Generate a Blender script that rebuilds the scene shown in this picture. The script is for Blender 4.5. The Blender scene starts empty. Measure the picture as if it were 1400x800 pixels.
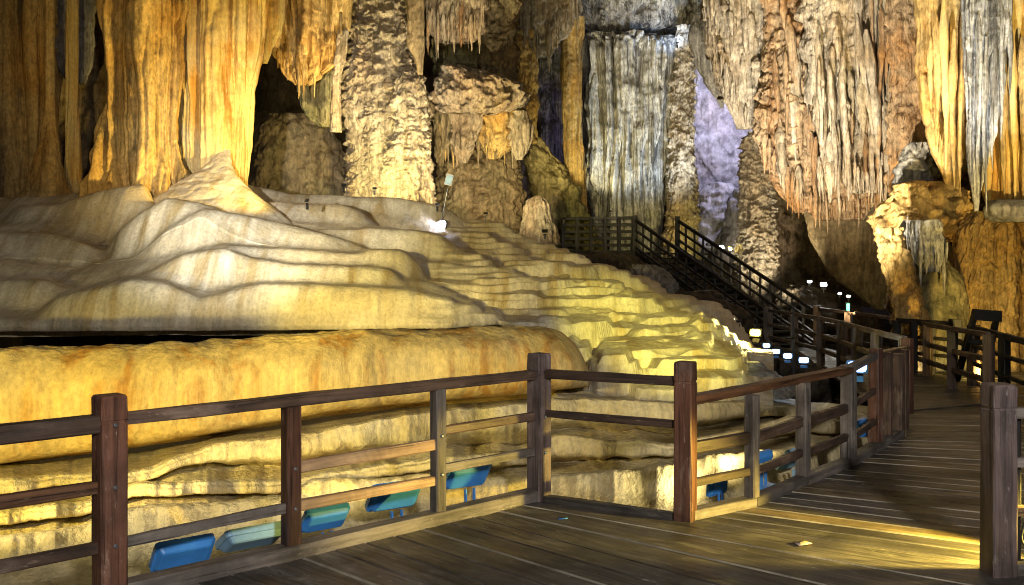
import bpy, math, random
import numpy as np
from mathutils import Vector, Matrix

random.seed(7)
RNG = np.random.default_rng(11)
# ------------------------------------------------------------------ camera, air, exposure
sc = bpy.context.scene
col = sc.collection
CAMZ, F, HY = 1.69, 1400.0, 345.0          # eye height (m), focal length and horizon row of a 1400 x 800 frame
cam_data = bpy.data.cameras.new('camera')
cam_data.sensor_width = 36.0
cam_data.lens = 36.0 * F / 1400.0
cam_data.shift_y = -(400.0 - HY) / 1400.0
cam_data.clip_end = 400.0
cam = bpy.data.objects.new('camera', cam_data)
cam.location = (0, 0, CAMZ)
cam.rotation_euler = (math.radians(90), 0, 0)
col.objects.link(cam)
sc.camera = cam

world = bpy.data.worlds.new('World')
sc.world = world
world.use_nodes = True
bg = world.node_tree.nodes['Background']
bg.inputs[0].default_value = (1.0, 0.90, 0.74, 1)
bg.inputs[1].default_value = 0.055            # faint light scattered about the cave

sc.view_settings.view_transform = 'Standard'
sc.view_settings.look = 'None'
sc.view_settings.exposure = 0.2
sc.view_settings.gamma = 1.0
sc.cycles.use_denoising = True
sc.cycles.max_bounces = 4
sc.cycles.diffuse_bounces = 3
sc.cycles.glossy_bounces = 2
sc.cycles.sample_clamp_indirect = 3.0
sc.cycles.use_light_tree = True
sc.cycles.filter_width = 1.0


# ------------------------------------------------------------------ helpers
def P(px, py, Y):
    return Vector(((px - 700) / F * Y, Y, CAMZ + (HY - py) / F * Y))


def G(px, py, z=0.0):
    Y = (CAMZ - z) * F / (py - HY)
    return Vector(((px - 700) / F * Y, Y, z))


_perm = np.random.RandomState(3).permutation(4096).astype(np.int64)
_ga = np.random.RandomState(5).normal(size=(4096, 3)).astype(np.float32)
_ga /= np.linalg.norm(_ga, axis=1, keepdims=True)


def pn(x, y, z, seed=0):
    """gradient noise, about -0.7 .. 0.7"""
    x, y, z = [np.asarray(a, dtype=np.float32) for a in np.broadcast_arrays(x, y, z)]
    xi, yi, zi = np.floor(x).astype(np.int64), np.floor(y).astype(np.int64), np.floor(z).astype(np.int64)
    fx, fy, fz = x - xi, y - yi, z - zi
    u, v, w = [t * t * t * (t * (t * 6 - 15) + 10) for t in (fx, fy, fz)]
    xi = xi + seed * 17

    def g(i, j, k):
        h = _perm[(_perm[(_perm[(xi + i) & 4095] + yi + j) & 4095] + zi + k) & 4095]
        gv = _ga[h]
        return gv[..., 0] * (fx - i) + gv[..., 1] * (fy - j) + gv[..., 2] * (fz - k)

    def lerp(a, b, t):
        return a + (b - a) * t
    x00 = lerp(g(0, 0, 0), g(1, 0, 0), u)
    x10 = lerp(g(0, 1, 0), g(1, 1, 0), u)
    x01 = lerp(g(0, 0, 1), g(1, 0, 1), u)
    x11 = lerp(g(0, 1, 1), g(1, 1, 1), u)
    return lerp(lerp(x00, x10, v), lerp(x01, x11, v), w)


def fbm(x, y, z, o=4, seed=0):
    r, a, f = 0, 1.0, 1.0
    for k in range(o):
        r = r + a * pn(x * f, y * f, z * f, seed + k)
        a *= 0.5
        f *= 2.03
    return r


def billow(x, y, z, o=3, seed=0):
    r, a, f = 0, 1.0, 1.0
    for k in range(o):
        r = r + a * (np.abs(pn(x * f, y * f, z * f, seed + k)) * 2 - 0.4)
        a *= 0.5
        f *= 2.1
    return r


def sstep(a, b, x):
    t = np.clip((x - a) / (b - a), 0, 1)
    return t * t * (3 - 2 * t)


def mesh_np(name, verts, quads, tris=None):
    me = bpy.data.meshes.new(name)
    verts = np.asarray(verts, dtype=np.float32).reshape(-1, 3)
    quads = np.asarray(quads, dtype=np.int32).reshape(-1, 4)
    nq = len(quads)
    tris = np.zeros((0, 3), np.int32) if tris is None else np.asarray(tris, dtype=np.int32).reshape(-1, 3)
    nt = len(tris)
    me.vertices.add(len(verts))
    me.vertices.foreach_set('co', verts.ravel())
    me.loops.add(nq * 4 + nt * 3)
    me.loops.foreach_set('vertex_index', np.concatenate([quads.ravel(), tris.ravel()]))
    me.polygons.add(nq + nt)
    me.polygons.foreach_set('loop_start', np.concatenate([np.arange(nq) * 4, nq * 4 + np.arange(nt) * 3]).astype(np.int32))
    me.polygons.foreach_set('use_smooth', np.ones(nq + nt, dtype=bool))
    me.update(calc_edges=True)
    me.validate()
    return me


def link(name, me, mat=None, parent=None, mw=None):
    o = bpy.data.objects.new(name, me)
    col.objects.link(o)
    if mat is not None and me is not None and len(me.materials) == 0:
        me.materials.append(mat)
    if parent is not None:
        o.parent = parent
    if mw is not None:
        o.matrix_local = mw
    return o


def tag(o, label=None, cat=None, group=None, kind=None):
    if label:
        o['label'] = label
    if cat:
        o['category'] = cat
    if group:
        o['group'] = group
    if kind:
        o['kind'] = kind
    return o


def empty(name, loc=(0, 0, 0), rz=0.0):
    o = bpy.data.objects.new(name, None)
    o.location = loc
    o.rotation_euler = (0, 0, rz)
    o.empty_display_size = 0.1
    col.objects.link(o)
    return o


# ------------------------------------------------------------------ materials
def newmat(name):
    m = bpy.data.materials.new(name)
    m.use_nodes = True
    nt = m.node_tree
    b = nt.nodes['Principled BSDF']
    return m, nt, b


def N(nt, t, **kw):
    n = nt.nodes.new(t)
    for k, v in kw.items():
        if k in n.inputs:
            n.inputs[k].default_value = v
        else:
            setattr(n, k, v)
    return n


def noise_node(nt, vec, scale3, detail=5.0, rough=0.6, dist=0.0):
    mp = nt.nodes.new('ShaderNodeMapping')
    mp.inputs['Scale'].default_value = scale3
    nt.links.new(vec, mp.inputs['Vector'])
    n = nt.nodes.new('ShaderNodeTexNoise')
    n.inputs['Scale'].default_value = 1.0
    n.inputs['Detail'].default_value = detail
    n.inputs['Roughness'].default_value = rough
    n.inputs['Distortion'].default_value = dist
    nt.links.new(mp.outputs[0], n.inputs['Vector'])
    return n.outputs['Fac']


def ramp(nt, fac, stops):
    r = nt.nodes.new('ShaderNodeValToRGB')
    while len(r.color_ramp.elements) < len(stops):
        r.color_ramp.elements.new(0.5)
    for e, (p, c) in zip(r.color_ramp.elements, stops):
        e.position = p
        e.color = (c[0], c[1], c[2], 1) if not isinstance(c, (int, float)) else (c, c, c, 1)
    nt.links.new(fac, r.inputs[0])
    return r.outputs[0]


def mixc(nt, fac, a, b, mode='MIX'):
    m = nt.nodes.new('ShaderNodeMix')
    m.data_type = 'RGBA'
    m.blend_type = mode
    for sock, v in ((m.inputs[0], fac), (m.inputs[6], a), (m.inputs[7], b)):
        if hasattr(v, 'links'):
            nt.links.new(v, sock)
        elif isinstance(v, (int, float)):
            sock.default_value = v
        else:
            sock.default_value = (v[0], v[1], v[2], 1)
    return m.outputs[2]


def rock(name, c1, c2, c3, streak=(2.6, 2.6, 0.22), big=0.55, fine=16.0, rough=0.72, bump=0.5, bdist=0.04, spread=0.16, lines=0.55):
    m, nt, b = newmat(name)
    pos = nt.nodes.new('ShaderNodeNewGeometry').outputs['Position']
    st = noise_node(nt, pos, streak, 6, 0.62, 0.6)
    bn = noise_node(nt, pos, (big, big, big), 4, 0.6, 0.4)
    fn = noise_node(nt, pos, (fine, fine, fine * 0.7), 5, 0.7)
    c = ramp(nt, st, [(0.5 - spread, c2), (0.5, c1), (0.5 + spread, [min(1, v * 1.18) for v in c1])])
    f3 = ramp(nt, bn, [(0.46, 0.0), (0.66, 0.85)])
    c = mixc(nt, f3, c, c3)
    g = ramp(nt, fn, [(0.30, 0.52 if lines < 0.8 else 0.76), (0.60, 1.10)])
    c = mixc(nt, 1.0, c, g, 'MULTIPLY')
    ln = noise_node(nt, pos, (streak[0] * 4.2, streak[1] * 4.2, max(streak[2] * 1.6, 0.3)), 4, 0.6, 0.3)
    c = mixc(nt, 1.0, c, ramp(nt, ln, [(0.33, lines), (0.52, 1.0)]), 'MULTIPLY')
    md = noise_node(nt, pos, (3.1, 3.1, 2.3), 7, 0.68, 0.5)
    c = mixc(nt, 1.0, c, ramp(nt, md, [(0.34, 0.62 + 0.25 * (lines > 0.7)), (0.58, 1.06)]), 'MULTIPLY')
    nt.links.new(c, b.inputs['Base Color'])
    rr = ramp(nt, bn, [(0.3, rough - 0.18), (0.7, min(1, rough + 0.12))])
    nt.links.new(rr, b.inputs['Roughness'])
    b.inputs['Specular IOR Level'].default_value = 0.3
    bp = nt.nodes.new('ShaderNodeBump')
    bp.inputs['Strength'].default_value = bump
    bp.inputs['Distance'].default_value = bdist
    h = nt.nodes.new('ShaderNodeMath')
    h.operation = 'ADD'
    fs = nt.nodes.new('ShaderNodeMath')
    fs.operation = 'MULTIPLY'
    fs.inputs[1].default_value = 0.6
    nt.links.new(fn, fs.inputs[0])
    nt.links.new(fs.outputs[0], h.inputs[0])
    st2 = noise_node(nt, pos, (11, 11, 1.3), 5, 0.65)
    nt.links.new(st2, h.inputs[1])
    nt.links.new(h.outputs[0], bp.inputs['Height'])
    nt.links.new(bp.outputs[0], b.inputs['Normal'])
    return m


M = {}
M['ochre'] = rock('ochre_flowstone', (0.54, 0.37, 0.14), (0.17, 0.12, 0.055), (0.48, 0.25, 0.05), streak=(3.2, 3.2, 0.10), spread=0.12, bump=0.6, bdist=0.06, lines=0.72)
M['amber'] = rock('amber_flowstone', (0.62, 0.45, 0.15), (0.48, 0.25, 0.05), (0.52, 0.44, 0.26), streak=(3.0, 3.0, 0.12), spread=0.12, fine=20, bump=0.4, bdist=0.04, lines=0.82)
M['cream'] = rock('cream_flowstone', (0.66, 0.60, 0.47), (0.46, 0.36, 0.20), (0.55, 0.45, 0.28), streak=(3.0, 0.5, 0.35), spread=0.13, fine=24, bump=0.55, bdist=0.03, lines=0.84)
M['tan'] = rock('tan_dripstone', (0.50, 0.42, 0.30), (0.28, 0.21, 0.13), (0.52, 0.36, 0.22), fine=12, bump=0.85, bdist=0.13)
M['rust'] = rock('rust_dripstone', (0.52, 0.38, 0.24), (0.32, 0.18, 0.085), (0.50, 0.25, 0.08), fine=11, bump=0.85, bdist=0.13)
M['pale'] = rock('pale_dripstone', (0.58, 0.51, 0.41), (0.36, 0.29, 0.20), (0.48, 0.35, 0.20), fine=12, bump=0.85, bdist=0.13)
M['white'] = rock('white_calcite', (0.58, 0.57, 0.54), (0.16, 0.155, 0.15), (0.50, 0.47, 0.40), streak=(5, 5, 0.14), fine=14, bump=0.8, bdist=0.10, spread=0.10, lines=0.35)  # dark streaks and lines paint in the shade of the curtain's grooves
M['grey'] = rock('grey_limestone', (0.30, 0.29, 0.27), (0.14, 0.13, 0.12), (0.36, 0.31, 0.25), fine=10, bump=0.8, bdist=0.05)
M['brown'] = rock('brown_limestone', (0.30, 0.22, 0.12), (0.15, 0.10, 0.05), (0.26, 0.22, 0.12), fine=10, bump=0.8, bdist=0.05)
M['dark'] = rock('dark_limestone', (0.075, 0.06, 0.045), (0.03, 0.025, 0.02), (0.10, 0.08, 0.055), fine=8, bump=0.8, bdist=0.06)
M['moss'] = rock('moss_stained_limestone', (0.32, 0.26, 0.12), (0.15, 0.12, 0.05), (0.25, 0.25, 0.12), fine=10, bump=0.8, bdist=0.05)
M['sand'] = rock('sandy_rimstone', (0.62, 0.53, 0.32), (0.48, 0.38, 0.19), (0.58, 0.46, 0.24), streak=(1.6, 1.6, 2.5), big=0.9, fine=22, bump=0.8, bdist=0.04, lines=0.9)
M['wallblue'] = rock('smooth_grey_wall_rock', (0.50, 0.49, 0.47), (0.33, 0.31, 0.30), (0.42, 0.38, 0.33), streak=(0.5, 0.5, 1.4), fine=3, bump=0.6, bdist=0.12)


def wood(name, dark, mid, worn, worn_amt=0.5, rough=0.55, grain=26):
    m, nt, b = newmat(name)
    tc = nt.nodes.new('ShaderNodeTexCoord').outputs['Object']
    info = nt.nodes.new('ShaderNodeObjectInfo')
    add = nt.nodes.new('ShaderNodeVectorMath')
    add.operation = 'ADD'
    sc3 = nt.nodes.new('ShaderNodeVectorMath')
    sc3.operation = 'SCALE'
    comb = nt.nodes.new('ShaderNodeCombineXYZ')
    for i in range(3):
        nt.links.new(info.outputs['Random'], comb.inputs[i])
    nt.links.new(comb.outputs[0], sc3.inputs[0])
    sc3.inputs['Scale'].default_value = 37.0
    nt.links.new(tc, add.inputs[0])
    nt.links.new(sc3.outputs[0], add.inputs[1])
    v = add.outputs[0]
    gr = noise_node(nt, v, (1.4, grain, grain), 5, 0.65, 0.8)
    pt = noise_node(nt, v, (2.2, 7, 7), 5, 0.7, 0.5)
    sp = noise_node(nt, v, (7, 30, 30), 5, 0.75)
    c = ramp(nt, gr, [(0.32, dark), (0.55, mid), (0.72, [x * 1.3 for x in mid])])
    wf = ramp(nt, pt, [(0.55, 0.0), (0.68, worn_amt)])
    c = mixc(nt, wf, c, worn)
    sf = ramp(nt, sp, [(0.62, 0.0), (0.68, worn_amt)])
    ck = noise_node(nt, v, (0.8, grain * 1.6, grain * 1.6), 3, 0.5, 1.2)
    c = mixc(nt, ramp(nt, ck, [(0.30, 0.85), (0.37, 0.0)]), c, [x * 0.25 for x in dark])
    c = mixc(nt, sf, c, [min(1, x * 1.5) for x in worn])
    gp = nt.nodes.new('ShaderNodeNewGeometry').outputs['Position']
    gn = noise_node(nt, gp, (1.6, 1.6, 1.6), 6, 0.65, 0.6)
    c = mixc(nt, 1.0, c, ramp(nt, gn, [(0.36, 0.5), (0.6, 1.25)]), 'MULTIPLY')
    val = ramp(nt, info.outputs['Random'], [(0.0, 0.65), (1.0, 1.25)])
    c = mixc(nt, 1.0, c, val, 'MULTIPLY')
    nt.links.new(c, b.inputs['Base Color'])
    rr = ramp(nt, pt, [(0.3, rough - 0.14), (0.7, rough + 0.2)])
    nt.links.new(rr, b.inputs['Roughness'])
    bp = nt.nodes.new('ShaderNodeBump')
    bp.inputs['Strength'].default_value = 0.5
    bp.inputs['Distance'].default_value = 0.006
    nt.links.new(gr, bp.inputs['Height'])
    nt.links.new(bp.outputs[0], b.inputs['Normal'])
    return m


M['post'] = wood('stained_post_wood', (0.045, 0.019, 0.012), (0.18, 0.080, 0.050), (0.34, 0.25, 0.20), 0.55, 0.5)
M['postgrey'] = wood('greyed_post_wood', (0.055, 0.040, 0.040), (0.20, 0.145, 0.14), (0.36, 0.30, 0.29), 0.6, 0.55)
M['rail'] = wood('dark_rail_wood', (0.030, 0.020, 0.016), (0.105, 0.066, 0.048), (0.27, 0.20, 0.15), 0.5, 0.5)
M['railred'] = wood('reddish_rail_wood', (0.07, 0.03, 0.015), (0.22, 0.105, 0.05), (0.30, 0.22, 0.16), 0.35, 0.5)
M['new'] = wood('fresh_pale_wood', (0.34, 0.20, 0.10), (0.52, 0.34, 0.19), (0.56, 0.42, 0.28), 0.3, 0.6)
M['greywood'] = wood('weathered_grey_wood', (0.07, 0.06, 0.055), (0.19, 0.165, 0.15), (0.32, 0.29, 0.26), 0.5, 0.6)
M['plank'] = wood('dark_deck_wood', (0.022, 0.020, 0.018), (0.090, 0.081, 0.074), (0.24, 0.225, 0.20), 0.6, 0.46, 34)
M['plank_tan'] = wood('worn_tan_deck_wood', (0.09, 0.065, 0.04), (0.20, 0.15, 0.09), (0.26, 0.21, 0.14), 0.4, 0.55, 34)
M['edge'] = wood('worn_plank_edge', (0.20, 0.18, 0.14), (0.34, 0.31, 0.25), (0.45, 0.42, 0.36), 0.5, 0.7)
M['blackwood'] = wood('near_black_wood', (0.005, 0.0045, 0.004), (0.013, 0.011, 0.010), (0.03, 0.026, 0.022), 0.3, 0.55)


def paint(name, c, rough=0.4, metal=0.0, wear=(0.4, 0.4, 0.38), amt=0.5):
    m, nt, b = newmat(name)
    tc = nt.nodes.new('ShaderNodeTexCoord').outputs['Object']
    n1 = noise_node(nt, tc, (22, 22, 22), 5, 0.7)
    n2 = noise_node(nt, tc, (6, 6, 6), 4, 0.6)
    cc = ramp(nt, n2, [(0.3, [x * 0.75 for x in c]), (0.7, [min(1, x * 1.15) for x in c])])
    cc = mixc(nt, ramp(nt, n1, [(0.66, 0.0), (0.74, amt)]), cc, wear)
    nt.links.new(cc, b.inputs['Base Color'])
    b.inputs['Roughness'].default_value = rough
    b.inputs['Metallic'].default_value = metal
    return m


M['blue'] = paint('blue_enamel', (0.07, 0.33, 0.95), 0.35, 0, (0.3, 0.5, 0.62), 0.7)
M['paleblue'] = paint('blue_enamel_lit_tone', (0.32, 0.56, 0.78), 0.4, 0, (0.55, 0.68, 0.8), 0.5)  # paler copy of the blue: light on the tipped heads put into the colour
M['steel'] = paint('grey_steel', (0.25, 0.26, 0.28), 0.4, 0.7)
M['black'] = paint('black_housing', (0.02, 0.02, 0.022), 0.45)
M['whitebox'] = paint('white_plastic', (0.72, 0.72, 0.72), 0.5)
M['cable'] = paint('black_cable', (0.012, 0.012, 0.014), 0.5)
M['litter'] = paint('blue_plastic_scrap', (0.05, 0.25, 0.75), 0.35)
M['paper'] = paint('pale_scrap', (0.55, 0.45, 0.36), 0.7)


def emit(name, c, s):
    m, nt, b = newmat(name)
    b.inputs['Base Color'].default_value = (0.6, 0.6, 0.6, 1)
    b.inputs['Emission Color'].default_value = (c[0], c[1], c[2], 1)
    b.inputs['Emission Strength'].default_value = s
    return m


M['lens_off'] = paint('dark_glass', (0.03, 0.03, 0.035), 0.1)


# ------------------------------------------------------------------ rock builders
def interp(tbl, x, k):
    a = np.array(tbl, dtype=np.float64)
    a = a[np.argsort(a[:, 0])]
    return np.interp(x, a[:, 0], a[:, k])


def smooth1(v, n):
    if n < 1:
        return v
    k = np.hanning(2 * n + 3)[1:-1]
    k /= k.sum()
    p = np.concatenate([np.full(n, v[0]), v, np.full(n, v[-1])])
    return np.convolve(p, k, 'valid')


SEED = [0]


def drips(th, z, n, ch, rs, k=0.35):
    ph = rs.uniform(0, 6.28, 5)
    s = th / (2 * np.pi) * n + 0.45 * np.sin(3 * th + ph[0]) + 0.3 * np.sin(7 * th + ph[1]) + 0.25 * np.sin(13 * th + ph[2]) + 0.35 * np.sin(z / ch * 0.9 + ph[3])
    i = np.floor(s).astype(int)
    f = s - i
    im = np.mod(i, n)
    off = rs.uniform(0, 1, n)[im]
    hh = rs.uniform(0.7, 1.5, n)[im]
    amp = rs.uniform(0.5, 1.0, n)[im]
    a = 2 * f - 1
    q = z / (ch * hh) + off - k * a * a
    lay = np.floor(q)
    t = q - lay
    jit = 0.55 + 0.45 * np.sin(lay * 12.99 + im * 4.1)
    return np.sqrt(np.clip(1 - a * a * 0.96, 0, 1)) * (1 - t) ** 0.8 * sstep(0, 0.07, t) * amp * jit


def dripstone(name, label, cat, Y, prof, mat, depth=0.7, flute=0, ffreq=7.0, drip=0, dripw=16, driph=0.5, lump=0, lfreq=2.2,
              ledge=0, lh=0.35, rough=0.03, group=None, kind=None, lean=0.0, res=1.0, parent=None, edge=0.09, maxd=1.6):
    """a closed, displaced column / curtain / hanging mass; prof = rows (picture row, left, right) at distance Y"""
    SEED[0] += 1
    sd = SEED[0]
    rs = np.random.RandomState(100 + sd)
    a = np.array(sorted(prof), dtype=np.float64)
    y0, y1 = a[0, 0], a[-1, 0]
    wpx = np.mean(a[:, 2] - a[:, 1])
    nz = max(14, int((y1 - y0) * 0.62 * res))
    nt_ = int(np.clip(wpx * 1.25 * res + 20, 24, 330))
    rows = np.linspace(y1, y0, nz)               # bottom -> top
    sm = max(1, int(nz * 0.03))
    xl = smooth1(np.interp(rows, a[:, 0], a[:, 1]), sm)
    xr = smooth1(np.interp(rows, a[:, 0], a[:, 2]), sm)
    zc = CAMZ + (HY - rows) / F * Y
    cx = ((xl + xr) / 2 - 700) / F * Y
    w = np.maximum((xr - xl) / 2 / F * Y, 0.02)
    d = np.minimum(w * depth, maxd)
    nf = int(nt_ * 0.74)
    th = np.concatenate([np.linspace(np.pi, 2 * np.pi, nf, endpoint=False), np.linspace(0, np.pi, nt_ - nf, endpoint=False)])
    TH, Z = np.meshgrid(th, zc)
    W, D, CX = [np.repeat(v[:, None], nt_, 1) for v in (w, d, cx)]
    YC = Y + d.max() + lean * (zc - zc.min())
    YC = np.repeat(YC[:, None], nt_, 1)
    c, s = np.cos(TH), np.sin(TH)
    e = 0.82
    ux, uy = np.sign(c) * np.abs(c) ** e, np.sign(s) * np.abs(s) ** e
    X0, Y0 = CX + W * ux, YC + D * uy
    disp = np.zeros_like(X0)
    S = sd * 7.3
    if edge:
        disp += edge * fbm(X0 * 1.1 + S, Y0 * 1.1, Z * 1.1, 3, sd) * np.minimum(1, W / 0.4)
    if flute:
        wx = X0 * ffreq + S + 0.5 * pn(X0 * 1.2, Y0 * 1.2, Z * 0.5, sd + 1)
        bl = np.abs(pn(wx, Y0 * ffreq, Z * ffreq * 0.035 + S, sd + 2))
        bl2 = np.abs(pn(wx * 0.41, Y0 * ffreq * 0.41, Z * ffreq * 0.025 + S, sd + 3))
        bl3 = np.abs(pn(wx * 2.3, Y0 * ffreq * 2.3, Z * ffreq * 0.06 + S, sd + 4))
        disp += flute * (1.3 * np.sqrt(bl + 0.003) + 1.7 * np.sqrt(bl2 + 0.003) + 0.55 * np.sqrt(bl3 + 0.003) - 1.4)
    if drip:
        n1 = max(5, int(np.mean(w) * 2 * F / Y * 2.6 / dripw))
        disp += drip * (1.5 * drips(TH, Z, n1, driph, rs) - 0.4)
        disp += drip * 0.55 * (drips(TH, Z, int(n1 * 2.3) + 1, driph * 0.45, rs) - 0.3)
    if lump:
        disp += lump * billow(X0 * lfreq + S, Y0 * lfreq, Z * lfreq, 4, sd + 5)
    if ledge:
        q = Z / lh + 1.5 * fbm(X0 * 2.2 + S, Y0 * 2.2, Z * 0.9, 4, sd + 6)
        t = q - np.floor(q)
        disp += ledge * ((1 - t) ** 0.7 * sstep(0, 0.12, t) - 0.4) * (0.6 + 0.8 * np.abs(pn(X0 * 2, Y0 * 2, np.floor(q) * 1.7, sd)))
    if rough:
        disp += rough * fbm(X0 * 6 + S, Y0 * 6, Z * 5, 4, sd + 8)
    lim = np.minimum(1.0, np.minimum(W, D) / (0.12 + 0.5 * np.max(np.abs(disp))))
    disp *= lim
    X = X0 + disp * ux * 0.75
    Yv = Y0 + disp * (uy - 0.25 * (s < 0))
    Zv = Z + 0.10 * disp
    verts = np.stack([X, Yv, Zv], -1).reshape(-1, 3)
    i, j = np.meshgrid(np.arange(nz - 1), np.arange(nt_), indexing='ij')
    j2 = (j + 1) % nt_
    quads = np.stack([i * nt_ + j, i * nt_ + j2, (i + 1) * nt_ + j2, (i + 1) * nt_ + j], -1).reshape(-1, 4)
    cb, ct = len(verts), len(verts) + 1
    mean_b, mean_t = verts[:nt_].mean(0), verts[-nt_:].mean(0)
    verts = np.concatenate([verts, [mean_b, mean_t]])
    jj = np.arange(nt_)
    jn = (jj + 1) % nt_
    tris = np.concatenate([np.stack([np.full(nt_, cb), jn, jj], -1), np.stack([np.full(nt_, ct), (nz - 1) * nt_ + jj, (nz - 1) * nt_ + jn], -1)])
    o = link(name, mesh_np(name, verts, quads, tris), M[mat] if isinstance(mat, str) else mat, parent)
    if label:
        tag(o, label, cat, group, kind)
    return o


def stalactite(parent, px, y0, y1, wpx, Y, mat, lean=0.0):
    rs = np.random.RandomState(int(px * 7 + y1))
    n, m = 22, 12
    t = np.linspace(0, 1, n)
    L = (y1 - y0) / F * Y
    r0 = wpx / 2 / F * Y
    r = r0 * ((1 - t) ** 0.75 * 0.92 + 0.07) * (0.25 + 0.75 * np.minimum(1, t / 0.3) ** 0.7) * (1 + 0.16 * np.sin(t * 17 + px) + 0.1 * rs.uniform(-1, 1, n))
    p = P(px, y0, Y)
    th = np.linspace(0, 2 * np.pi, m, endpoint=False)
    wob = 0.03 * np.sin(t * 5 + px) * L * 0.3
    X = p.x + (wob + lean * t * L)[:, None] + r[:, None] * np.cos(th) * (1 + 0.22 * np.sin(3 * th + px) + 0.12 * np.sin(5 * th + px * 2 + t[:, None] * 4))
    Yv = p.y + r[:, None] * np.sin(th)
    Z = np.repeat((p.z - t * L)[:, None], m, 1)
    verts = np.stack([X, Yv, Z], -1).reshape(-1, 3)
    i, j = np.meshgrid(np.arange(n - 1), np.arange(m), indexing='ij')
    j2 = (j + 1) % m
    quads = np.stack([i * m + j2, i * m + j, (i + 1) * m + j, (i + 1) * m + j2], -1).reshape(-1, 4)
    tip = np.array([[X[-1].mean(), p.y, Z[-1, 0] - r[-1]]])
    verts = np.concatenate([verts, tip])
    jj = np.arange(m)
    tris = np.stack([(n - 1) * m + (jj + 1) % m, (n - 1) * m + jj, np.full(m, len(verts) - 1)], -1)
    return link('stalactite', mesh_np('stalactite', verts, quads, tris), M[mat], parent)


def fringe(parent, prof, n, Y, mat, wmin=4, wmax=11, lmin=2, lmax=34, up=26, seed=0, inset=0.06):
    """irregular small stalactites along the lower edge of a hanging mass"""
    rs = random.Random(seed + int(Y * 10))
    a = np.array(sorted(prof), dtype=float)
    ys = np.linspace(a[0, 0], a[-1, 0], 200)
    xl, xr = np.interp(ys, a[:, 0], a[:, 1]), np.interp(ys, a[:, 0], a[:, 2])
    x0, x1 = a[:, 1].min(), a[:, 2].max()
    for k in range(n):
        px = x0 + (x1 - x0) * (inset + (1 - 2 * inset) * (k + rs.uniform(0.1, 0.9)) / n)
        ok = np.where((xl <= px) & (xr >= px))[0]
        if len(ok) == 0:
            continue
        b = ys[ok[-1]]
        ln = lmin + (lmax - lmin) * rs.random() ** 3.0
        w = rs.uniform(wmin, wmax) * (0.6 + 0.5 * ln / lmax)
        stalactite(parent, px, b - up - ln * 0.5, b + ln, w, Y + rs.uniform(0.0, 0.5), mat, rs.uniform(-0.04, 0.04))


def sheet(name, X, Y, Z, mat, kind=None, label=None, cat=None):
    nr, nc = X.shape
    i, j = np.meshgrid(np.arange(nr - 1), np.arange(nc - 1), indexing='ij')
    quads = np.stack([i * nc + j, i * nc + j + 1, (i + 1) * nc + j + 1, (i + 1) * nc + j], -1).reshape(-1, 4)
    o = link(name, mesh_np(name, np.stack([X, Y, Z], -1).reshape(-1, 3), quads), M[mat])
    tag(o, label, cat, None, kind)
    return o


# ------------------------------------------------------------------ the setting: floor, back wall, roof of the cave
gx, gy = np.meshgrid(np.linspace(-24, 26, 220), np.linspace(-6, 46, 220))
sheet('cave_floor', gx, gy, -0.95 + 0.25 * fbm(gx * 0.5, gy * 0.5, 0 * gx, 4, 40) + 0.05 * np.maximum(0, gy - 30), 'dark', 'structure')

wx, wz = np.meshgrid(np.linspace(-26, 28, 330), np.linspace(-2, 15, 130))
wy = 43 + 1.6 * fbm(wx * 0.22, wz * 0.22, 0 * wx, 4, 41) - 0.5 * billow(wx * 0.9, wz * 0.6, 0 * wx, 3, 42)
sheet('cave_wall_back', wx, wy, wz, 'brown', 'structure')
gx, gy = np.meshgrid(np.linspace(-20, 24, 200), np.linspace(15.5, 45, 140))
gz = 3.4 + 0.24 * gy + 0.5 * fbm(gx * 0.4, gy * 0.4, 0 * gx, 4, 43) + 0.25 * billow(gx * 1.5, gy * 1.5, 0 * gx, 3, 44)
sheet('cave_ceiling', gx[::-1], gy[::-1], gz[::-1], 'brown', 'structure')

# ------------------------------------------------------------------ lower rimstone terraces, rim by rim (px, row, distance)
RIMS = [
    dict(row=[(-200, 745), (0, 737), (120, 722), (180, 694), (300, 690), (395, 678), (425, 656), (500, 656), (600, 652), (680, 653), (760, 651), (880, 642), (918, 634), (957, 626), (1020, 620), (1090, 610), (1180, 600), (1260, 600)],
         Y=[(-200, 6.3), (0, 6.5), (150, 6.6), (400, 6.95), (600, 7.6), (760, 8.0), (920, 7.8), (1000, 8.0), (1100, 8.7), (1200, 9.8), (1260, 10.5)], bulge=0.03, under=0.10, dip=0.16),
    dict(row=[(-200, 710), (0, 700), (120, 686), (180, 662), (250, 659), (390, 656), (440, 648), (590, 626), (717, 618), (755, 594), (918, 608), (1000, 590), (1090, 568), (1180, 580), (1260, 590)],
         Y=[(-200, 7.3), (0, 7.5), (400, 7.9), (600, 8.4), (760, 8.8), (920, 8.8), (1100, 9.7), (1260, 11.3)], bulge=0.05, under=0.22, dip=0.16),
    dict(row=[(-200, 662), (0, 656), (140, 645), (190, 644), (230, 629), (300, 605), (390, 598), (450, 586), (590, 562), (720, 552), (760, 543), (860, 548), (940, 552), (1000, 548), (1090, 560), (1260, 575)],
         Y=[(-200, 8.2), (0, 8.4), (400, 8.8), (600, 9.2), (760, 9.6), (920, 9.8), (1100, 10.6), (1260, 12.2)], bulge=0.06, under=0.30, dip=0.14),
]


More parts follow.
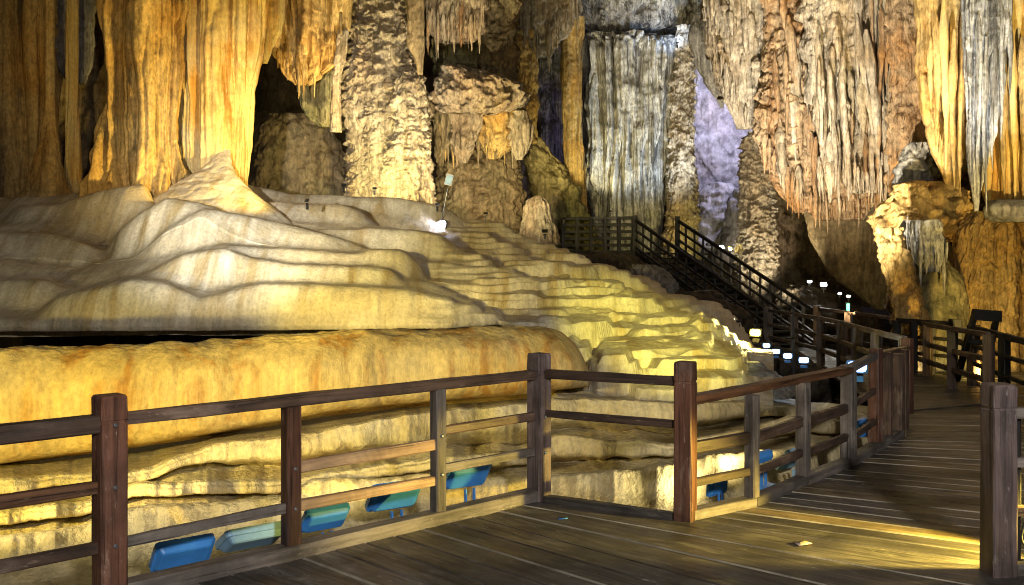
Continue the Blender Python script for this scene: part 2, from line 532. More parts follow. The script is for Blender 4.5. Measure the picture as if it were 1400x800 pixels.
def curve_spline(pts, n):
    """pts: list of arrays (Y, z) control points -> Catmull-Rom samples"""
    out = []
    L = len(pts)
    for k in range(L - 1):
        p0, p1, p2, p3 = pts[max(k - 1, 0)], pts[k], pts[k + 1], pts[min(k + 2, L - 1)]
        for t in np.linspace(0, 1, n, endpoint=(k == L - 2)):
            out.append(0.5 * ((2 * p1) + (-p0 + p2) * t + (2 * p0 - 5 * p1 + 4 * p2 - p3) * t * t + (-p0 + 3 * p1 - 3 * p2 + p3) * t ** 3))
    return np.array(out)          # rows, 2, cols


cols = np.arange(-180, 1256, 2.0)
pts = []
lips = []
for k, r in enumerate(RIMS):
    rowv = smooth1(interp(r['row'], cols, 1), 6) + 4.0 * fbm(cols * 0.02, 0 * cols + k * 9.1, 0 * cols, 4, 50 + k) + 3 * np.abs(pn(cols * 0.035, k * 3.3, 0.5, 51))
    Yv = smooth1(interp(r['Y'], cols, 1), 12) + 0.22 * fbm(cols * 0.012, 0 * cols + k * 5.7, 0 * cols, 4, 60 + k)
    zv = CAMZ + (HY - rowv) / F * Yv
    lips.append((Yv, zv))
A2 = lambda y, z: np.stack([np.broadcast_to(y, cols.shape), np.broadcast_to(z, cols.shape)])
Y0, z0 = lips[0]
pts = [A2(Y0 - 2.6, -0.34), A2(Y0 - 1.2, -0.30), A2(Y0 - 0.5, np.minimum(-0.26, z0 - 0.15)), A2(Y0 - 0.16, (np.minimum(-0.26, z0 - 0.15) + z0) / 2 - 0.03), A2(Y0 - 0.05, z0 - 0.05)]
for k in range(len(RIMS)):
    r = RIMS[k]
    Yk, zk = lips[k]
    pts += [A2(Yk, zk), A2(Yk + 0.10, zk - 0.004), A2(Yk + 0.2, zk - 0.05)]
    if k + 1 < len(RIMS):
        Yn, zn = lips[k + 1]
        un, bu = RIMS[k + 1]['under'], RIMS[k + 1]['bulge']
        zf = np.minimum(zk, zn) - r['dip']
        pts += [A2(Yk + 0.32, zk - 0.4 * r['dip'] - 0.05), A2(0.5 * (Yk + Yn), zf), A2(Yn + un, zf + 0.02), A2(Yn + un * 0.9, zf + 0.05),
                A2(Yn - bu * 0.5, zf * 0.55 + zn * 0.45), A2(Yn - bu, zf * 0.25 + zn * 0.75), A2(Yn - bu * 0.5, zn - 0.02)]
Yk, zk = lips[-1]
pts += [A2(Yk + 0.5, zk - 0.14), A2(Yk + 2.4, zk - 0.25)]
cs = curve_spline(pts, 7)
Yv, Zv = cs[:, 0], cs[:, 1]
C2 = np.repeat(cols[None], Yv.shape[0], 0)
Xv = (C2 - 700) / F * np.repeat(lips[1][0][None], Yv.shape[0], 0) + (C2 - 700) / F * (Yv - lips[1][0][None])
dz = 0.032 * fbm(Xv * 2.3, Yv * 2.3, Zv * 2.3, 5, 70) + 0.014 * billow(Xv * 6, Yv * 6, Zv * 6, 3, 71)
Yv = Yv - 0.9 * dz
Zv = Zv + 0.5 * dz
tr = sheet('rimstone_terraces', Xv, Yv, Zv, 'sand', 'structure')

# ------------------------------------------------------------------ the big front rim: a rolled lip of flowstone
cols = np.arange(-180, 806, 2.0)
row = smooth1(np.interp(cols, [-180, 0, 200, 400, 500, 600, 690, 745, 770, 788, 797, 806], [482, 478, 471, 460, 453, 449, 447, 449, 458, 474, 488, 512]), 3)
rowb = np.interp(cols, [-180, 0, 130, 200, 300, 390, 450, 590, 720, 806], [650, 640, 622, 612, 596, 580, 568, 552, 543, 530])
Yl = np.interp(cols, [-180, 0, 400, 690, 780, 806], [9.3, 9.5, 9.9, 10.5, 10.75, 11.0]) + 0.12 * fbm(cols * 0.006, 0 * cols, 0 * cols + 2.2, 3, 80)
zl = CAMZ + (HY - row) / F * Yl
zb = CAMZ + (HY - rowb) / F * (Yl - 0.2)
A2 = lambda y, z: np.stack([np.broadcast_to(y, cols.shape), np.broadcast_to(z, cols.shape)])
h = zl - zb
pts = [A2(Yl + 0.55, zb - 0.12), A2(Yl + 0.30, zb - 0.02), A2(Yl + 0.02, zb), A2(Yl - 0.20, zb + 0.07 * h), A2(Yl - 0.30, zb + 0.22 * h), A2(Yl - 0.33, zb + 0.45 * h), A2(Yl - 0.30, zb + 0.68 * h),
       A2(Yl - 0.20, zb + 0.87 * h), A2(Yl - 0.06, zl - 0.02), A2(Yl + 0.10, zl), A2(Yl + 0.26, zl - 0.03), A2(Yl + 0.40, zl - 0.14), A2(Yl + 0.50, zl - 0.40)]
cs = curve_spline(pts, 14)
Yv, Zv = cs[:, 0], cs[:, 1]
C2 = np.repeat(cols[None], Yv.shape[0], 0)
Xv = (C2 - 700) / F * Yv
fl = 0.10 * np.sqrt(np.abs(pn(Xv * 1.3, Zv * 0.22, 0.3, 82)) + 0.01) + 0.035 * np.abs(pn(Xv * 4.2, Zv * 0.5, 0.8, 83)) + 0.014 * fbm(Xv * 6, Yv * 6, Zv * 4, 5, 84) + 0.06 * fbm(Xv * 1.1, Yv, Zv * 0.8, 3, 86)
top = sstep(0.72, 1.0, (Zv - zb[None]) / h[None])
Yv = Yv - fl * (1 - 0.75 * top)
Zv = Zv + (0.035 * fbm(Xv * 4, Yv * 5, Zv * 2, 5, 85) + 0.05 * fbm(Xv * 0.9, 0 * Yv, 0 * Zv, 3, 87)) * top
o = sheet('rimstone_wall', Xv, Yv, Zv, 'amber')
tag(o, 'long rounded amber rim of flowstone damming the dark pool behind the front railing', 'rimstone rim')

# ------------------------------------------------------------------ the flowstone hillside: lips of overlapping lobes
LIPS = [  # (px,row)..., distance near .. far
    ([(46, 447), (62, 424), (82, 406), (136, 395), (186, 383), (228, 388), (278, 409), (321, 396), (357, 390), (420, 390), (500, 394), (560, 398), (620, 412), (700, 436)], 12.6, 13.2),
    ([(180, 386), (214, 370), (250, 348), (303, 340), (343, 352), (393, 362), (500, 366), (540, 371), (553, 392)], 13.9, 13.9),
    ([(270, 345), (303, 337), (393, 340), (489, 348), (507, 341), (553, 343), (571, 359)], 14.6, 15.0),
    ([(160, 392), (171, 377), (190, 350), (214, 326), (245, 302), (278, 285), (321, 291), (400, 309), (450, 322), (500, 338)], 15.2, 16.2),
    ([(130, 410), (140, 370), (153, 325), (193, 289), (228, 270), (262, 276), (300, 284)], 16.0, 16.2),
    ([(300, 280), (318, 272), (393, 277), (471, 279), (496, 290), (512, 308)], 18.6, 19.0),
    ([(240, 252), (275, 250), (330, 250), (400, 265), (543, 270), (607, 281), (630, 299)], 20.0, 21.5),
    ([(430, 316), (500, 312), (560, 314), (600, 319), (628, 338), (640, 350)], 17.0, 17.6),
    ([(620, 303), (640, 300), (686, 301), (704, 316), (734, 329)], 22.0, 22.0),
    ([(615, 320), (640, 316), (671, 318), (686, 330), (716, 337)], 20.0, 20.0),
    ([(600, 347), (618, 343), (664, 349), (680, 362)], 17.2, 17.2),
    ([(560, 362), (600, 360), (707, 368), (720, 380)], 16.2, 16.6),
    ([(560, 388), (636, 382), (778, 379), (790, 388)], 15.2, 15.9),
    ([(720, 397), (793, 391), (850, 388), (862, 398)], 15.6, 16.0),
    ([(745, 343), (780, 345), (803, 352), (815, 366)], 20.5, 20.6),
    ([(760, 366), (820, 362), (853, 370), (880, 385), (903, 408)], 18.6, 18.6),
    ([(660, 404), (720, 402), (800, 403), (860, 400)], 15.0, 15.2),
    ([(735, 417), (800, 413), (893, 411), (915, 424)], 14.8, 15.6),
    ([(690, 424), (760, 424), (850, 424), (930, 428)], 14.2, 15.2),
    ([(680, 440), (740, 434), (800, 436), (835, 440)], 13.2, 13.6),
    ([(765, 458), (832, 447), (928, 442), (958, 434), (985, 448), (1010, 467), (1024, 488)], 13.6, 14.9),
    ([(815, 470), (860, 463), (928, 457), (964, 455), (980, 466)], 13.0, 13.6),
    ([(840, 476), (880, 473), (910, 473), (964, 469), (990, 478)], 12.4, 12.8),
    ([(868, 506), (895, 496), (925, 487), (979, 484), (1012, 487), (1022, 500)], 11.6, 12.0),
    ([(800, 506), (812, 494), (826, 487), (850, 482), (866, 492), (882, 512)], 11.2, 11.4),
    ([(760, 478), (780, 468), (800, 471), (812, 484)], 12.2, 12.2),
    ([(940, 517), (952, 511), (985, 508), (1012, 514), (1030, 530)], 11.0, 11.2),
    ([(860, 528), (900, 522), (950, 528)], 10.9, 10.9),
    ([(770, 446), (850, 436), (940, 433), (975, 440)], 14.4, 15.0),
    ([(800, 463), (880, 451), (950, 449), (985, 458)], 13.4, 14.2),
    ([(830, 481), (890, 480), (960, 477), (1000, 482)], 12.0, 12.4),
    ([(700, 411), (790, 408), (880, 406), (905, 414)], 15.0, 15.4),
    ([(700, 388), (780, 385), (835, 382), (850, 390)], 15.6, 16.4),
    ([(690, 358), (740, 357), (790, 360), (815, 368)], 17.4, 17.8),
    ([(0, 300), (20, 282), (80, 278), (130, 262), (200, 250)], 17.6, 17.2),
    ([(-160, 330), (-40, 320), (60, 318), (110, 330), (150, 350)], 16.0, 15.6),
    ([(-160, 395), (0, 385), (60, 384), (90, 396)], 14.0, 13.6),
    ([(-160, 268), (0, 270), (70, 268), (110, 262)], 18.6, 18.6),
]
colsp = np.arange(-170, 1060, 2.5)
rowsY = np.concatenate([np.arange(10.6, 15.4, 0.012), np.arange(15.4, 17.5, 0.02), np.arange(17.5, 24.5, 0.03)])
C2, Y2 = np.meshgrid(colsp, rowsY)
X2 = (C2 - 700) / F * Y2
warp = 0.28 * fbm(X2 * 0.8, 0 * X2 + 4.4, Y2 * 0.25, 4, 90)
# base: kernel regression below the lips
bx, by, bz = [], [], []
for lp, ya, yb in LIPS:
    for q, (a, b) in enumerate(lp[1:-1]):
        t = (a - lp[0][0]) / (lp[-1][0] - lp[0][0])
        p = P(a, b, ya + (yb - ya) * t)
        bx.append(p.x); by.append(p.y); bz.append(p.z)
num, den = np.full(X2.shape, -0.7 * 0.012), np.full(X2.shape, 0.012)
for x_, y_, z_ in zip(bx, by, bz):
    wgt = np.exp(-(((X2 - x_) / 0.9) ** 2 + ((Y2 - y_) / 0.8) ** 2))
    num += wgt * (z_ - 0.30)
    den += wgt
H = num / den
H = H - 2.5 * np.maximum(0, 12.75 - Y2) * sstep(760, 690, C2)
for k, (lp, ya, yb) in enumerate(LIPS):
    a = np.array(lp, dtype=float)
    c0, c1 = a[0, 0], a[-1, 0]
    sel = np.where((colsp > c0 - 60) & (colsp < c1 + 60))[0]
    if len(sel) == 0:
        continue
    s0, s1 = sel[0], sel[-1] + 1
    cc = colsp[s0:s1]
    rw = smooth1(np.interp(cc, a[:, 0], a[:, 1]), 2)
    rw = rw + 1.6 * fbm(cc * 0.03, 0 * cc + k * 3.1, 0 * cc, 3, 91)
    yl = ya + (yb - ya) * np.clip((cc - c0) / (c1 - c0), 0, 1)
    yl = yl + 0.10 * fbm(cc * 0.02, 0 * cc + k * 2.7, 0 * cc, 3, 92)
    # the ends of a lobe curl back
    endc = np.minimum(cc - c0, c1 - cc) / max(20, 0.2 * (c1 - c0))
    yl = yl + 0.35 * np.clip(1 - endc, 0, 1.6) ** 2
    zl = CAMZ + (HY - rw) / F * yl
    out = np.maximum(0, np.maximum(c0 - cc, cc - c1)) * yl / F
    d = Y2[:, s0:s1] - yl[None]
    back = np.where(d > 0, 0.05 * d - 0.05 * np.maximum(0, d - 0.25) - 0.35 * np.maximum(0, d - 1.6), 0)
    f = np.maximum(0, -d + 0.02)
    crisp = a[:, 0].mean() > 690
    front = -((3.6 if crisp else 2.6) * f - (0.05 * (1 - np.exp(-f / 0.016)) if crisp else 0.40 * (1 - np.exp(-f / 0.18))))
    hgt = zl[None] + back + np.where(d < 0.02, front, 0) - 2.4 * out[None]
    kk = 0.006 if crisp else 0.045
    A = H[:, s0:s1]
    m = np.maximum(A, hgt)
    H[:, s0:s1] = m + kk * np.log1p(np.exp(-np.abs(A - hgt) / kk)) - 0.0
def gblur(Z, n0, n1):
    for ax, n in ((0, n0), (1, n1)):
        k = np.hanning(2 * n + 3)[1:-1]
        k /= k.sum()
        Zp = np.pad(Z, [(n, n) if q == ax else (0, 0) for q in (0, 1)], mode='edge')
        Z = sum(k[i] * (Zp[i:i + Z.shape[0]] if ax == 0 else Zp[:, i:i + Z.shape[1]]) for i in range(2 * n + 1))
    return Z


wl = sstep(760, 620, C2)
H = wl * gblur(H, 16, 4) + (1 - wl) * H
hs_ = 0.11
q_ = H / hs_ + 0.7 * fbm(X2 * 0.9, Y2 * 0.9, 0 * X2 + 1.7, 4, 94)
t_ = q_ - np.floor(q_)
Ht = hs_ * (np.floor(q_) + sstep(0.70, 1.0, t_)) - (q_ * hs_ - H)
H = H + (1 - sstep(700, 560, C2)) * 0.9 * (Ht - H)
H += 0.016 * fbm(X2 * 2.2, Y2 * 2.2, 0 * X2, 4, 95) + 0.006 * fbm(X2 * 9, Y2 * 9, 0 * X2, 3, 96) + 0.016 * np.abs(pn(X2 * 5.5, Y2 * 0.8, H * 0.6, 97))
Yd = Y2 + (0.35 + 0.65 * wl) * 0.06 * fbm(X2 * 2.5, H * 1.2, Y2 * 0.6, 3, 98) + 0.06 * (np.sqrt(np.abs(pn(X2 * 2.3 + 3.3, H * 0.5, Y2 * 0.4, 89)) + 0.01) - 0.4) + 0.03 * np.abs(pn(X2 * 7, H * 1.0, Y2, 88))
# the foot of the mound curls under above the dark pool
rowp = HY - (H - CAMZ) / Yd * F
lim_ = np.interp(colsp, [-170, 0, 400, 600, 680, 740], [449, 447, 445, 443, 438, 452]) + 1.5 * fbm(colsp * 0.02, 0 * colsp, 0 * colsp + 3, 3, 99)
for c in np.where(colsp < 738)[0]:
    bad = np.where((rowp[:, c] > lim_[c]) & (Y2[:, c] < 13.6))[0]
    if len(bad) == 0:
        continue
    k = bad[-1]
    r0_, r1_ = rowp[k, c], rowp[k + 1, c]
    t = np.clip((r0_ - lim_[c]) / max(r0_ - r1_, 1e-6), 0, 1)
    ye, ze = Yd[k, c] + (Yd[k + 1, c] - Yd[k, c]) * t, H[k, c] + (H[k + 1, c] - H[k, c]) * t
    xe = (colsp[c] - 700) / F * ye
    n_ = np.arange(k + 1)[::-1]
    Yd[:k + 1, c] = ye + np.minimum(0.012 * n_, 0.5)
    H[:k + 1, c] = ze - 0.02 * np.minimum(n_, 3) - 0.0006 * n_
    X2[:k + 1, c] = xe
hs = sheet('flowstone_hillside', X2, Yd, H, 'cream', 'structure')
dripstone('rock_wall', 'dark slab standing in for shade under the foot of the white mound', 'rock', 15.2, [(436, -150, 700), (470, -150, 700), (520, -150, 700)], 'dark', depth=0.1, rough=0.03, res=0.4, edge=0)  # dark slab added where the band under the mound is only shade
# ------------------------------------------------------------------ columns and curtains on the left
D = dripstone
GL = 'flowstone columns above the hillside'
D('flowstone_column', 'wide orange fluted column at the far left edge of the cave', 'column', 20.0,
  [(-90, -90, 64), (100, -90, 60), (200, -95, 58), (285, -110, 80)], 'ochre', depth=0.45, flute=0.30, ffreq=2.8, rough=0.02, group=GL)
D('flowstone_column', 'slender column flaring into a pale cone on the far left', 'column', 19.2,
  [(-90, 47, 63), (60, 49, 62), (140, 50, 62), (190, 44, 67), (240, 26, 76), (285, 12, 84)], 'ochre', depth=0.8, flute=0.05, ffreq=5, rough=0.015, edge=0.03, group=GL)
D('flowstone_column', 'thin orange column standing between two dark gaps on the left', 'column', 19.9,
  [(-90, 82, 102), (150, 83, 101), (250, 79, 104), (290, 74, 110)], 'amber', depth=0.9, flute=0.06, ffreq=5, rough=0.015, edge=0.03, group=GL)
D('flowstone_curtain', 'grey dripping curtain high above the thin orange column', 'curtain', 20.6,
  [(-90, 60, 126), (40, 64, 124), (92, 72, 120), (112, 88, 112)], 'grey', depth=0.5, flute=0.14, ffreq=5, drip=0.06, rough=0.02)
D('flowstone_column', 'broad ochre column with a bright right edge flowing into the white mound', 'column', 18.2,
  [(-90, 118, 250), (0, 122, 246), (60, 127, 241), (130, 130, 234), (190, 122, 233), (220, 112, 236), (255, 100, 248), (300, 95, 262)], 'ochre', depth=0.5, flute=0.30, ffreq=2.6, rough=0.02, group=GL)
D('flowstone_curtain', 'golden pleated curtain with a bright yellow right edge beside the dark hollow', 'curtain', 19.4,
  [(-90, 236, 362), (0, 236, 358), (60, 235, 350), (130, 234, 342), (250, 232, 335), (268, 230, 335)], 'amber', depth=0.42, flute=0.24, ffreq=4.0, rough=0.015)
D('dark_rock_recess', 'dark rock face behind the left columns', 'rock', 22.0,
  [(-90, -150, 300), (100, -150, 300), (290, -150, 300)], 'brown', depth=0.3, lump=0.2, lfreq=1.2, rough=0.06, res=0.5)

D('flowstone_skirt', 'broad pale apron of flowstone spreading from the column foot onto the mound', 'flowstone', 16.3,
  [(165, 226, 238), (185, 221, 242), (205, 208, 250), (222, 192, 262), (240, 172, 282), (260, 150, 310), (285, 124, 350), (335, 90, 405)], 'cream', depth=0.6, flute=0.05, ffreq=2.2, rough=0.010, edge=0.05, lean=1.15)
GD = 'orange drapery fringes'
dr = D('flowstone_drapery', 'orange pleated drapery hanging over the dark hollow', 'drapery', 24.0,
  [(-90, 358, 476), (30, 360, 470), (62, 366, 460), (88, 378, 450), (104, 388, 432), (112, 398, 418)], 'ochre', depth=0.45, flute=0.26, ffreq=4.2, drip=0.08, driph=1.2, rough=0.03, group=GD)
fringe(dr, [(-90, 358, 476), (30, 360, 470), (62, 366, 460), (88, 378, 450), (104, 388, 432), (112, 398, 418)], 12, 23.7, 'ochre', seed=1)
dr = D('flowstone_drapery', 'short pale drapery tucked against the golden curtain', 'drapery', 23.2,
  [(-90, 340, 392), (40, 343, 380), (66, 346, 368), (84, 350, 362)], 'amber', depth=0.6, flute=0.12, ffreq=5, rough=0.02, group=GD)
D('boulder', 'large rounded boulder in the dark hollow behind the golden curtain', 'boulder', 27.0,
  [(150, 355, 420), (172, 340, 450), (210, 330, 466), (275, 320, 475)], 'brown', depth=0.6, lump=0.20, lfreq=0.9, rough=0.06, res=0.8)
D('flowstone_column', 'thin whitish column joining the orange drapery to the rough pillar', 'column', 24.2,
  [(40, 462, 476), (80, 456, 472), (110, 452, 464), (180, 450, 466)], 'pale', depth=0.9, drip=0.05, driph=0.4, rough=0.04)
D('flowstone_drapery', 'olive fringed ledge drapery above the boulder hollow', 'drapery', 25.2,
  [(93, 412, 455), (102, 402, 460), (130, 404, 462), (158, 414, 462), (172, 436, 462)], 'moss', depth=0.7, flute=0.12, ffreq=7, ledge=0.05, rough=0.03, group=GD)
D('dripstone_pillar', 'massive knobbly tan pillar glowing yellow at its foot in the centre left', 'pillar', 25.0,
  [(-90, 474, 566), (20, 472, 562), (60, 470, 562), (86, 462, 572), (120, 456, 582), (160, 456, 586), (200, 470, 586), (230, 468, 588), (262, 464, 590), (300, 458, 596)], 'tan',
  depth=0.6, drip=0.28, dripw=16, driph=0.42, lump=0.10, lfreq=1.2, ledge=0.08, lh=0.6, rough=0.05, res=1.3)
D('dripstone_pillar', 'peach coloured knobbly bulge on the right of the massive tan pillar', 'pillar', 24.5,
  [(92, 548, 574), (104, 536, 582), (140, 532, 586), (170, 538, 584), (205, 520, 588), (260, 512, 590), (300, 510, 592)], 'tan',
  depth=0.7, drip=0.18, dripw=12, driph=0.34, lump=0.10, lfreq=2.0, rough=0.05, res=1.3)
D('flowstone_column', 'narrow dark column beside the top of the massive tan pillar', 'column', 24.3,
  [(-90, 556, 581), (60, 556, 579), (80, 566, 578), (100, 570, 577)], 'brown', depth=0.9, flute=0.05, ffreq=5, rough=0.03)
dr = D('flowstone_drapery', 'tan dripping drapery at the top between pillar and brown rock', 'drapery', 26.5,
  [(-90, 577, 672), (20, 580, 664), (40, 584, 658), (54, 598, 645)], 'tan', depth=0.5, drip=0.18, dripw=10, driph=0.7, flute=0.08, ffreq=5, rough=0.04, group=GD)
fringe(dr, [(-90, 577, 672), (20, 580, 664), (40, 584, 658), (54, 598, 645)], 12, 26.3, 'tan', seed=2)
D('rock_buttress', 'layered brown rock buttress right of the dark alcove', 'rock', 27.6,
  [(-90, 655, 728), (40, 658, 706), (90, 655, 708), (130, 650, 714), (200, 640, 730)], 'brown', depth=0.6, lump=0.20, lfreq=1.6, ledge=0.12, lh=0.4, rough=0.06)
D('rock_buttress', 'mossy rock lumps inside the dark alcove beside the pillar', 'rock', 28.6,
  [(40, 585, 660), (90, 590, 660), (140, 585, 670), (200, 580, 690)], 'moss', depth=0.5, lump=0.30, lfreq=1.3, rough=0.08)
for pr, lab, mt, Yq in (([(112, 590, 612), (140, 585, 620), (170, 588, 626), (192, 590, 617), (212, 594, 608), (226, 598, 604)], 'narrow brown drapery left of the grey fringed one in the centre', 'brown', 26.9),
                        ([(112, 618, 648), (140, 610, 652), (165, 607, 657), (190, 612, 652), (208, 618, 645), (222, 628, 637)], 'grey fringed drapery over the brown rock in the centre', 'tan', 26.5),
                        ([(112, 664, 690), (135, 653, 702), (160, 646, 711), (182, 652, 704), (200, 658, 698), (216, 668, 682)], 'golden fringed drapery over the brown rock in the centre', 'ochre', 26.7)):
    dr = D('flowstone_drapery', lab, 'drapery', Yq, pr, mt, depth=0.7, flute=0.16, ffreq=6.5, drip=0.14, dripw=11, driph=0.7, lump=0.06, rough=0.05, group=GD, edge=0.35)
    fringe(dr, pr, 9, Yq + 0.1, mt, 3, 6, 1, 14, 12, seed=Yq * 7)
rs_ = random.Random(5)
cen = [o for o in col.objects if o.get('group') == GD and o.name.startswith('flowstone_drapery')]
top_d = [o for o in cen if 'at the top between' in o['label']][0]
for k in range(16):
    px, b = rs_.uniform(582, 662), rs_.uniform(34, 76)
    stalactite(top_d, px, b - rs_.uniform(40, 80), b, rs_.uniform(5, 11), 26.55 + rs_.uniform(0, 0.2), rs_.choice(('tan', 'pale', 'rust')), rs_.uniform(-0.03, 0.03))
for k in range(30):
    px = rs_.uniform(589, 706)
    own = cen[-3] if px < 618 else cen[-2] if px < 652 else cen[-1]
    b = rs_.uniform(188, 232)
    stalactite(own, px, b - rs_.uniform(40, 75), b, rs_.uniform(5, 10), 26.9 + rs_.uniform(0, 0.25), rs_.choice(('tan', 'ochre', 'ochre', 'brown')), rs_.uniform(-0.03, 0.03))
D('rock_ledge', 'knobbly grey brown ledge above the fringed central draperies', 'rock', 26.0,
  [(82, 606, 634), (92, 594, 672), (108, 588, 716), (126, 586, 724), (140, 594, 716), (152, 612, 690)], 'tan', depth=0.6, lump=0.34, lfreq=1.7, ledge=0.14, lh=0.35, drip=0.10, dripw=10, driph=0.4, rough=0.08, edge=0.3)
D('flowstone_drapery', 'small fringed ledge drapery near the lit stair landing', 'drapery', 26.6,
  [(150, 700, 720), (172, 690, 730), (190, 693, 728), (206, 700, 722), (218, 706, 714)], 'tan', depth=0.6, flute=0.10, ffreq=7, rough=0.03, group=GD)
D('boulder', 'brown weathered rock wall behind the lamp on its pole', 'boulder', 28.0,
  [(203, 628, 700), (222, 600, 712), (255, 592, 716), (300, 585, 722), (335, 580, 728)], 'brown', depth=0.5, lump=0.24, lfreq=1.6, drip=0.06, rough=0.07)
D('stalagmite', 'stubby fringed stalagmite left of the stair landing', 'stalagmite', 26.0,
  [(266, 733, 742), (271, 723, 751), (280, 717, 756), (300, 714, 758), (335, 704, 768)], 'tan', depth=0.9, drip=0.06, driph=0.4, flute=0.10, ffreq=7, rough=0.03)
D('rock_slope', 'steep moss coloured rock slope left of the tall ribbed curtain', 'rock', 30.2,
  [(185, 716, 742), (220, 716, 768), (255, 720, 792), (300, 735, 812), (345, 740, 830)], 'moss', depth=0.5, lump=0.22, lfreq=1.5, rough=0.08)
dr = D('dripstone_mass', 'pale dripping ceiling mass left of the tall ribbed curtain', 'rock', 29.4,
  [(-90, 690, 812), (10, 698, 792), (36, 708, 778), (55, 720, 764), (72, 732, 752)], 'pale', depth=0.5, drip=0.20, dripw=10, driph=0.7, flute=0.1, ffreq=4, rough=0.05)
fringe(dr, [(-90, 690, 812), (10, 698, 792), (36, 708, 778), (55, 720, 764), (72, 732, 752)], 12, 29.2, 'pale', seed=3)
D('flowstone_column', 'yellowish knobbly column below the pale ceiling mass', 'column', 29.8,
  [(40, 702, 738), (110, 704, 737), (160, 702, 736), (195, 694, 734)], 'ochre', depth=0.8, drip=0.12, dripw=12, driph=0.6, lump=0.1, rough=0.05)
D('flowstone_column', 'violet lit ragged column deep in the narrow gap', 'column', 35.0,
  [(60, 734, 782), (110, 736, 780), (170, 742, 776), (230, 744, 774)], 'white', depth=0.6, drip=0.22, dripw=9, driph=0.9, rough=0.06)
D('flowstone_column', 'slim tan column standing left against the tall ribbed curtain', 'column', 30.6,
  [(20, 762, 800), (60, 766, 796), (120, 768, 796), (190, 772, 798), (200, 770, 800), (230, 774, 802), (300, 777, 807), (345, 776, 812)], 'ochre', depth=0.9, flute=0.10, ffreq=4.5, ledge=0.03, rough=0.03)

# ------------------------------------------------------------------ the tall ribbed curtain and its neighbours
D('flowstone_curtain', 'tall ribbed blue white curtain of flowstone behind the stair landing', 'curtain', 32.0,
  [(40, 815, 890), (47, 800, 922), (56, 788, 938), (80, 789, 940), (140, 796, 934), (210, 804, 924), (280, 811, 914), (345, 818, 902)], 'white', depth=0.32, flute=0.62, ffreq=3.6, ledge=0.02, lh=0.9, rough=0.03, res=1.35, edge=0.3, lump=0.05, lfreq=0.8)
D('dripstone_mass', 'blue white ceiling rock overhanging the tall ribbed curtain', 'rock', 32.4,
  [(-90, 742, 1010), (-10, 752, 1000), (14, 770, 992), (30, 790, 985), (38, 800, 945), (44, 850, 930)], 'white', depth=0.45, lump=0.30, lfreq=0.9, drip=0.22, dripw=9, driph=0.7, rough=0.06, maxd=2.2)
D('dripstone_pillar', 'rough knobbly column lit yellow at the foot right of the ribbed curtain', 'pillar', 31.4,
  [(30, 930, 958), (70, 926, 955), (110, 920, 954), (200, 917, 956), (270, 914, 958), (330, 910, 960), (355, 908, 964)], 'pale', depth=0.8, drip=0.16, dripw=9, driph=0.38, lump=0.14, lfreq=2.0, rough=0.07, res=1.3)
D('hanging_wedge', 'grey wedge of flowstone hanging beside the violet wall', 'stalactite', 29.0,
  [(18, 950, 986), (50, 943, 990), (90, 956, 994), (120, 972, 996), (138, 984, 994), (146, 988, 992)], 'grey', depth=0.6, flute=0.10, ffreq=6, rough=0.03)
D('rock_wall', 'smooth cracked rock wall lit violet in the distance', 'rock', 39.0,
  [(40, 900, 1110), (120, 905, 1110), (200, 905, 1110), (262, 900, 1110)], 'wallblue', depth=0.25, lump=0.16, lfreq=0.5, ledge=0.10, lh=1.6, rough=0.05)
D('boulder', 'pale boulder at the foot of the violet wall', 'boulder', 36.5,
  [(248, 975, 1010), (262, 955, 1020), (285, 950, 1026), (345, 930, 1040)], 'wallblue', depth=0.6, lump=0.2, lfreq=0.8, rough=0.05)
D('boulder', 'rounded pinkish boulder between violet wall and striped stalagmite', 'boulder', 35.5,
  [(256, 1010, 1040), (275, 998, 1050), (310, 990, 1056), (360, 980, 1060)], 'wallblue', depth=0.6, lump=0.2, lfreq=0.9, rough=0.05)
D('stalagmite', 'tall dark stalagmite with stacked ledges beyond the stairs', 'stalagmite', 28.0,
  [(176, 1034, 1050), (192, 1024, 1058), (230, 1018, 1063), (300, 1014, 1068), (370, 1012, 1076), (440, 1008, 1084)], 'pale', depth=0.9, ledge=0.12, lh=0.24, drip=0.16, dripw=11, driph=0.30, lump=0.12, rough=0.06, res=1.4)

# ------------------------------------------------------------------ the great hanging mass on the right
GH = 'hanging dripstone masses on the right'
ms = D('dripstone_mass', 'pale shaggy hanging mass with a fringe tip over the violet wall', 'dripstone', 24.0,
  [(-90, 962, 1092), (0, 970, 1088), (40, 975, 1080), (80, 980, 1074), (110, 988, 1066), (135, 997, 1056), (155, 1010, 1046), (172, 1018, 1040)], 'pale', depth=0.6,
  drip=0.20, dripw=9, driph=0.95, flute=0.10, ffreq=5, rough=0.05, res=1.3, group=GH)
fringe(ms, [(-90, 962, 1092), (0, 970, 1088), (40, 975, 1080), (80, 980, 1074), (110, 988, 1066), (135, 997, 1056), (155, 1010, 1046), (172, 1018, 1040)], 12, 23.8, 'pale', seed=4)
ms = D('dripstone_mass', 'rust coloured lumpy hanging mass beside the shaggy pale one', 'dripstone', 23.4,
  [(-90, 1040, 1140), (40, 1050, 1132), (90, 1052, 1130), (150, 1036, 1136), (190, 1038, 1134), (225, 1052, 1128), (262, 1075, 1122), (290, 1096, 1116)], 'rust', depth=0.6,
  drip=0.22, dripw=12, driph=0.7, lump=0.20, lfreq=1.7, rough=0.06, res=1.25, group=GH)
fringe(ms, [(-90, 1040, 1140), (40, 1050, 1132), (90, 1052, 1130), (150, 1036, 1136), (190, 1038, 1134), (225, 1052, 1128), (262, 1075, 1122), (290, 1096, 1116)], 12, 23.2, 'rust', seed=5)
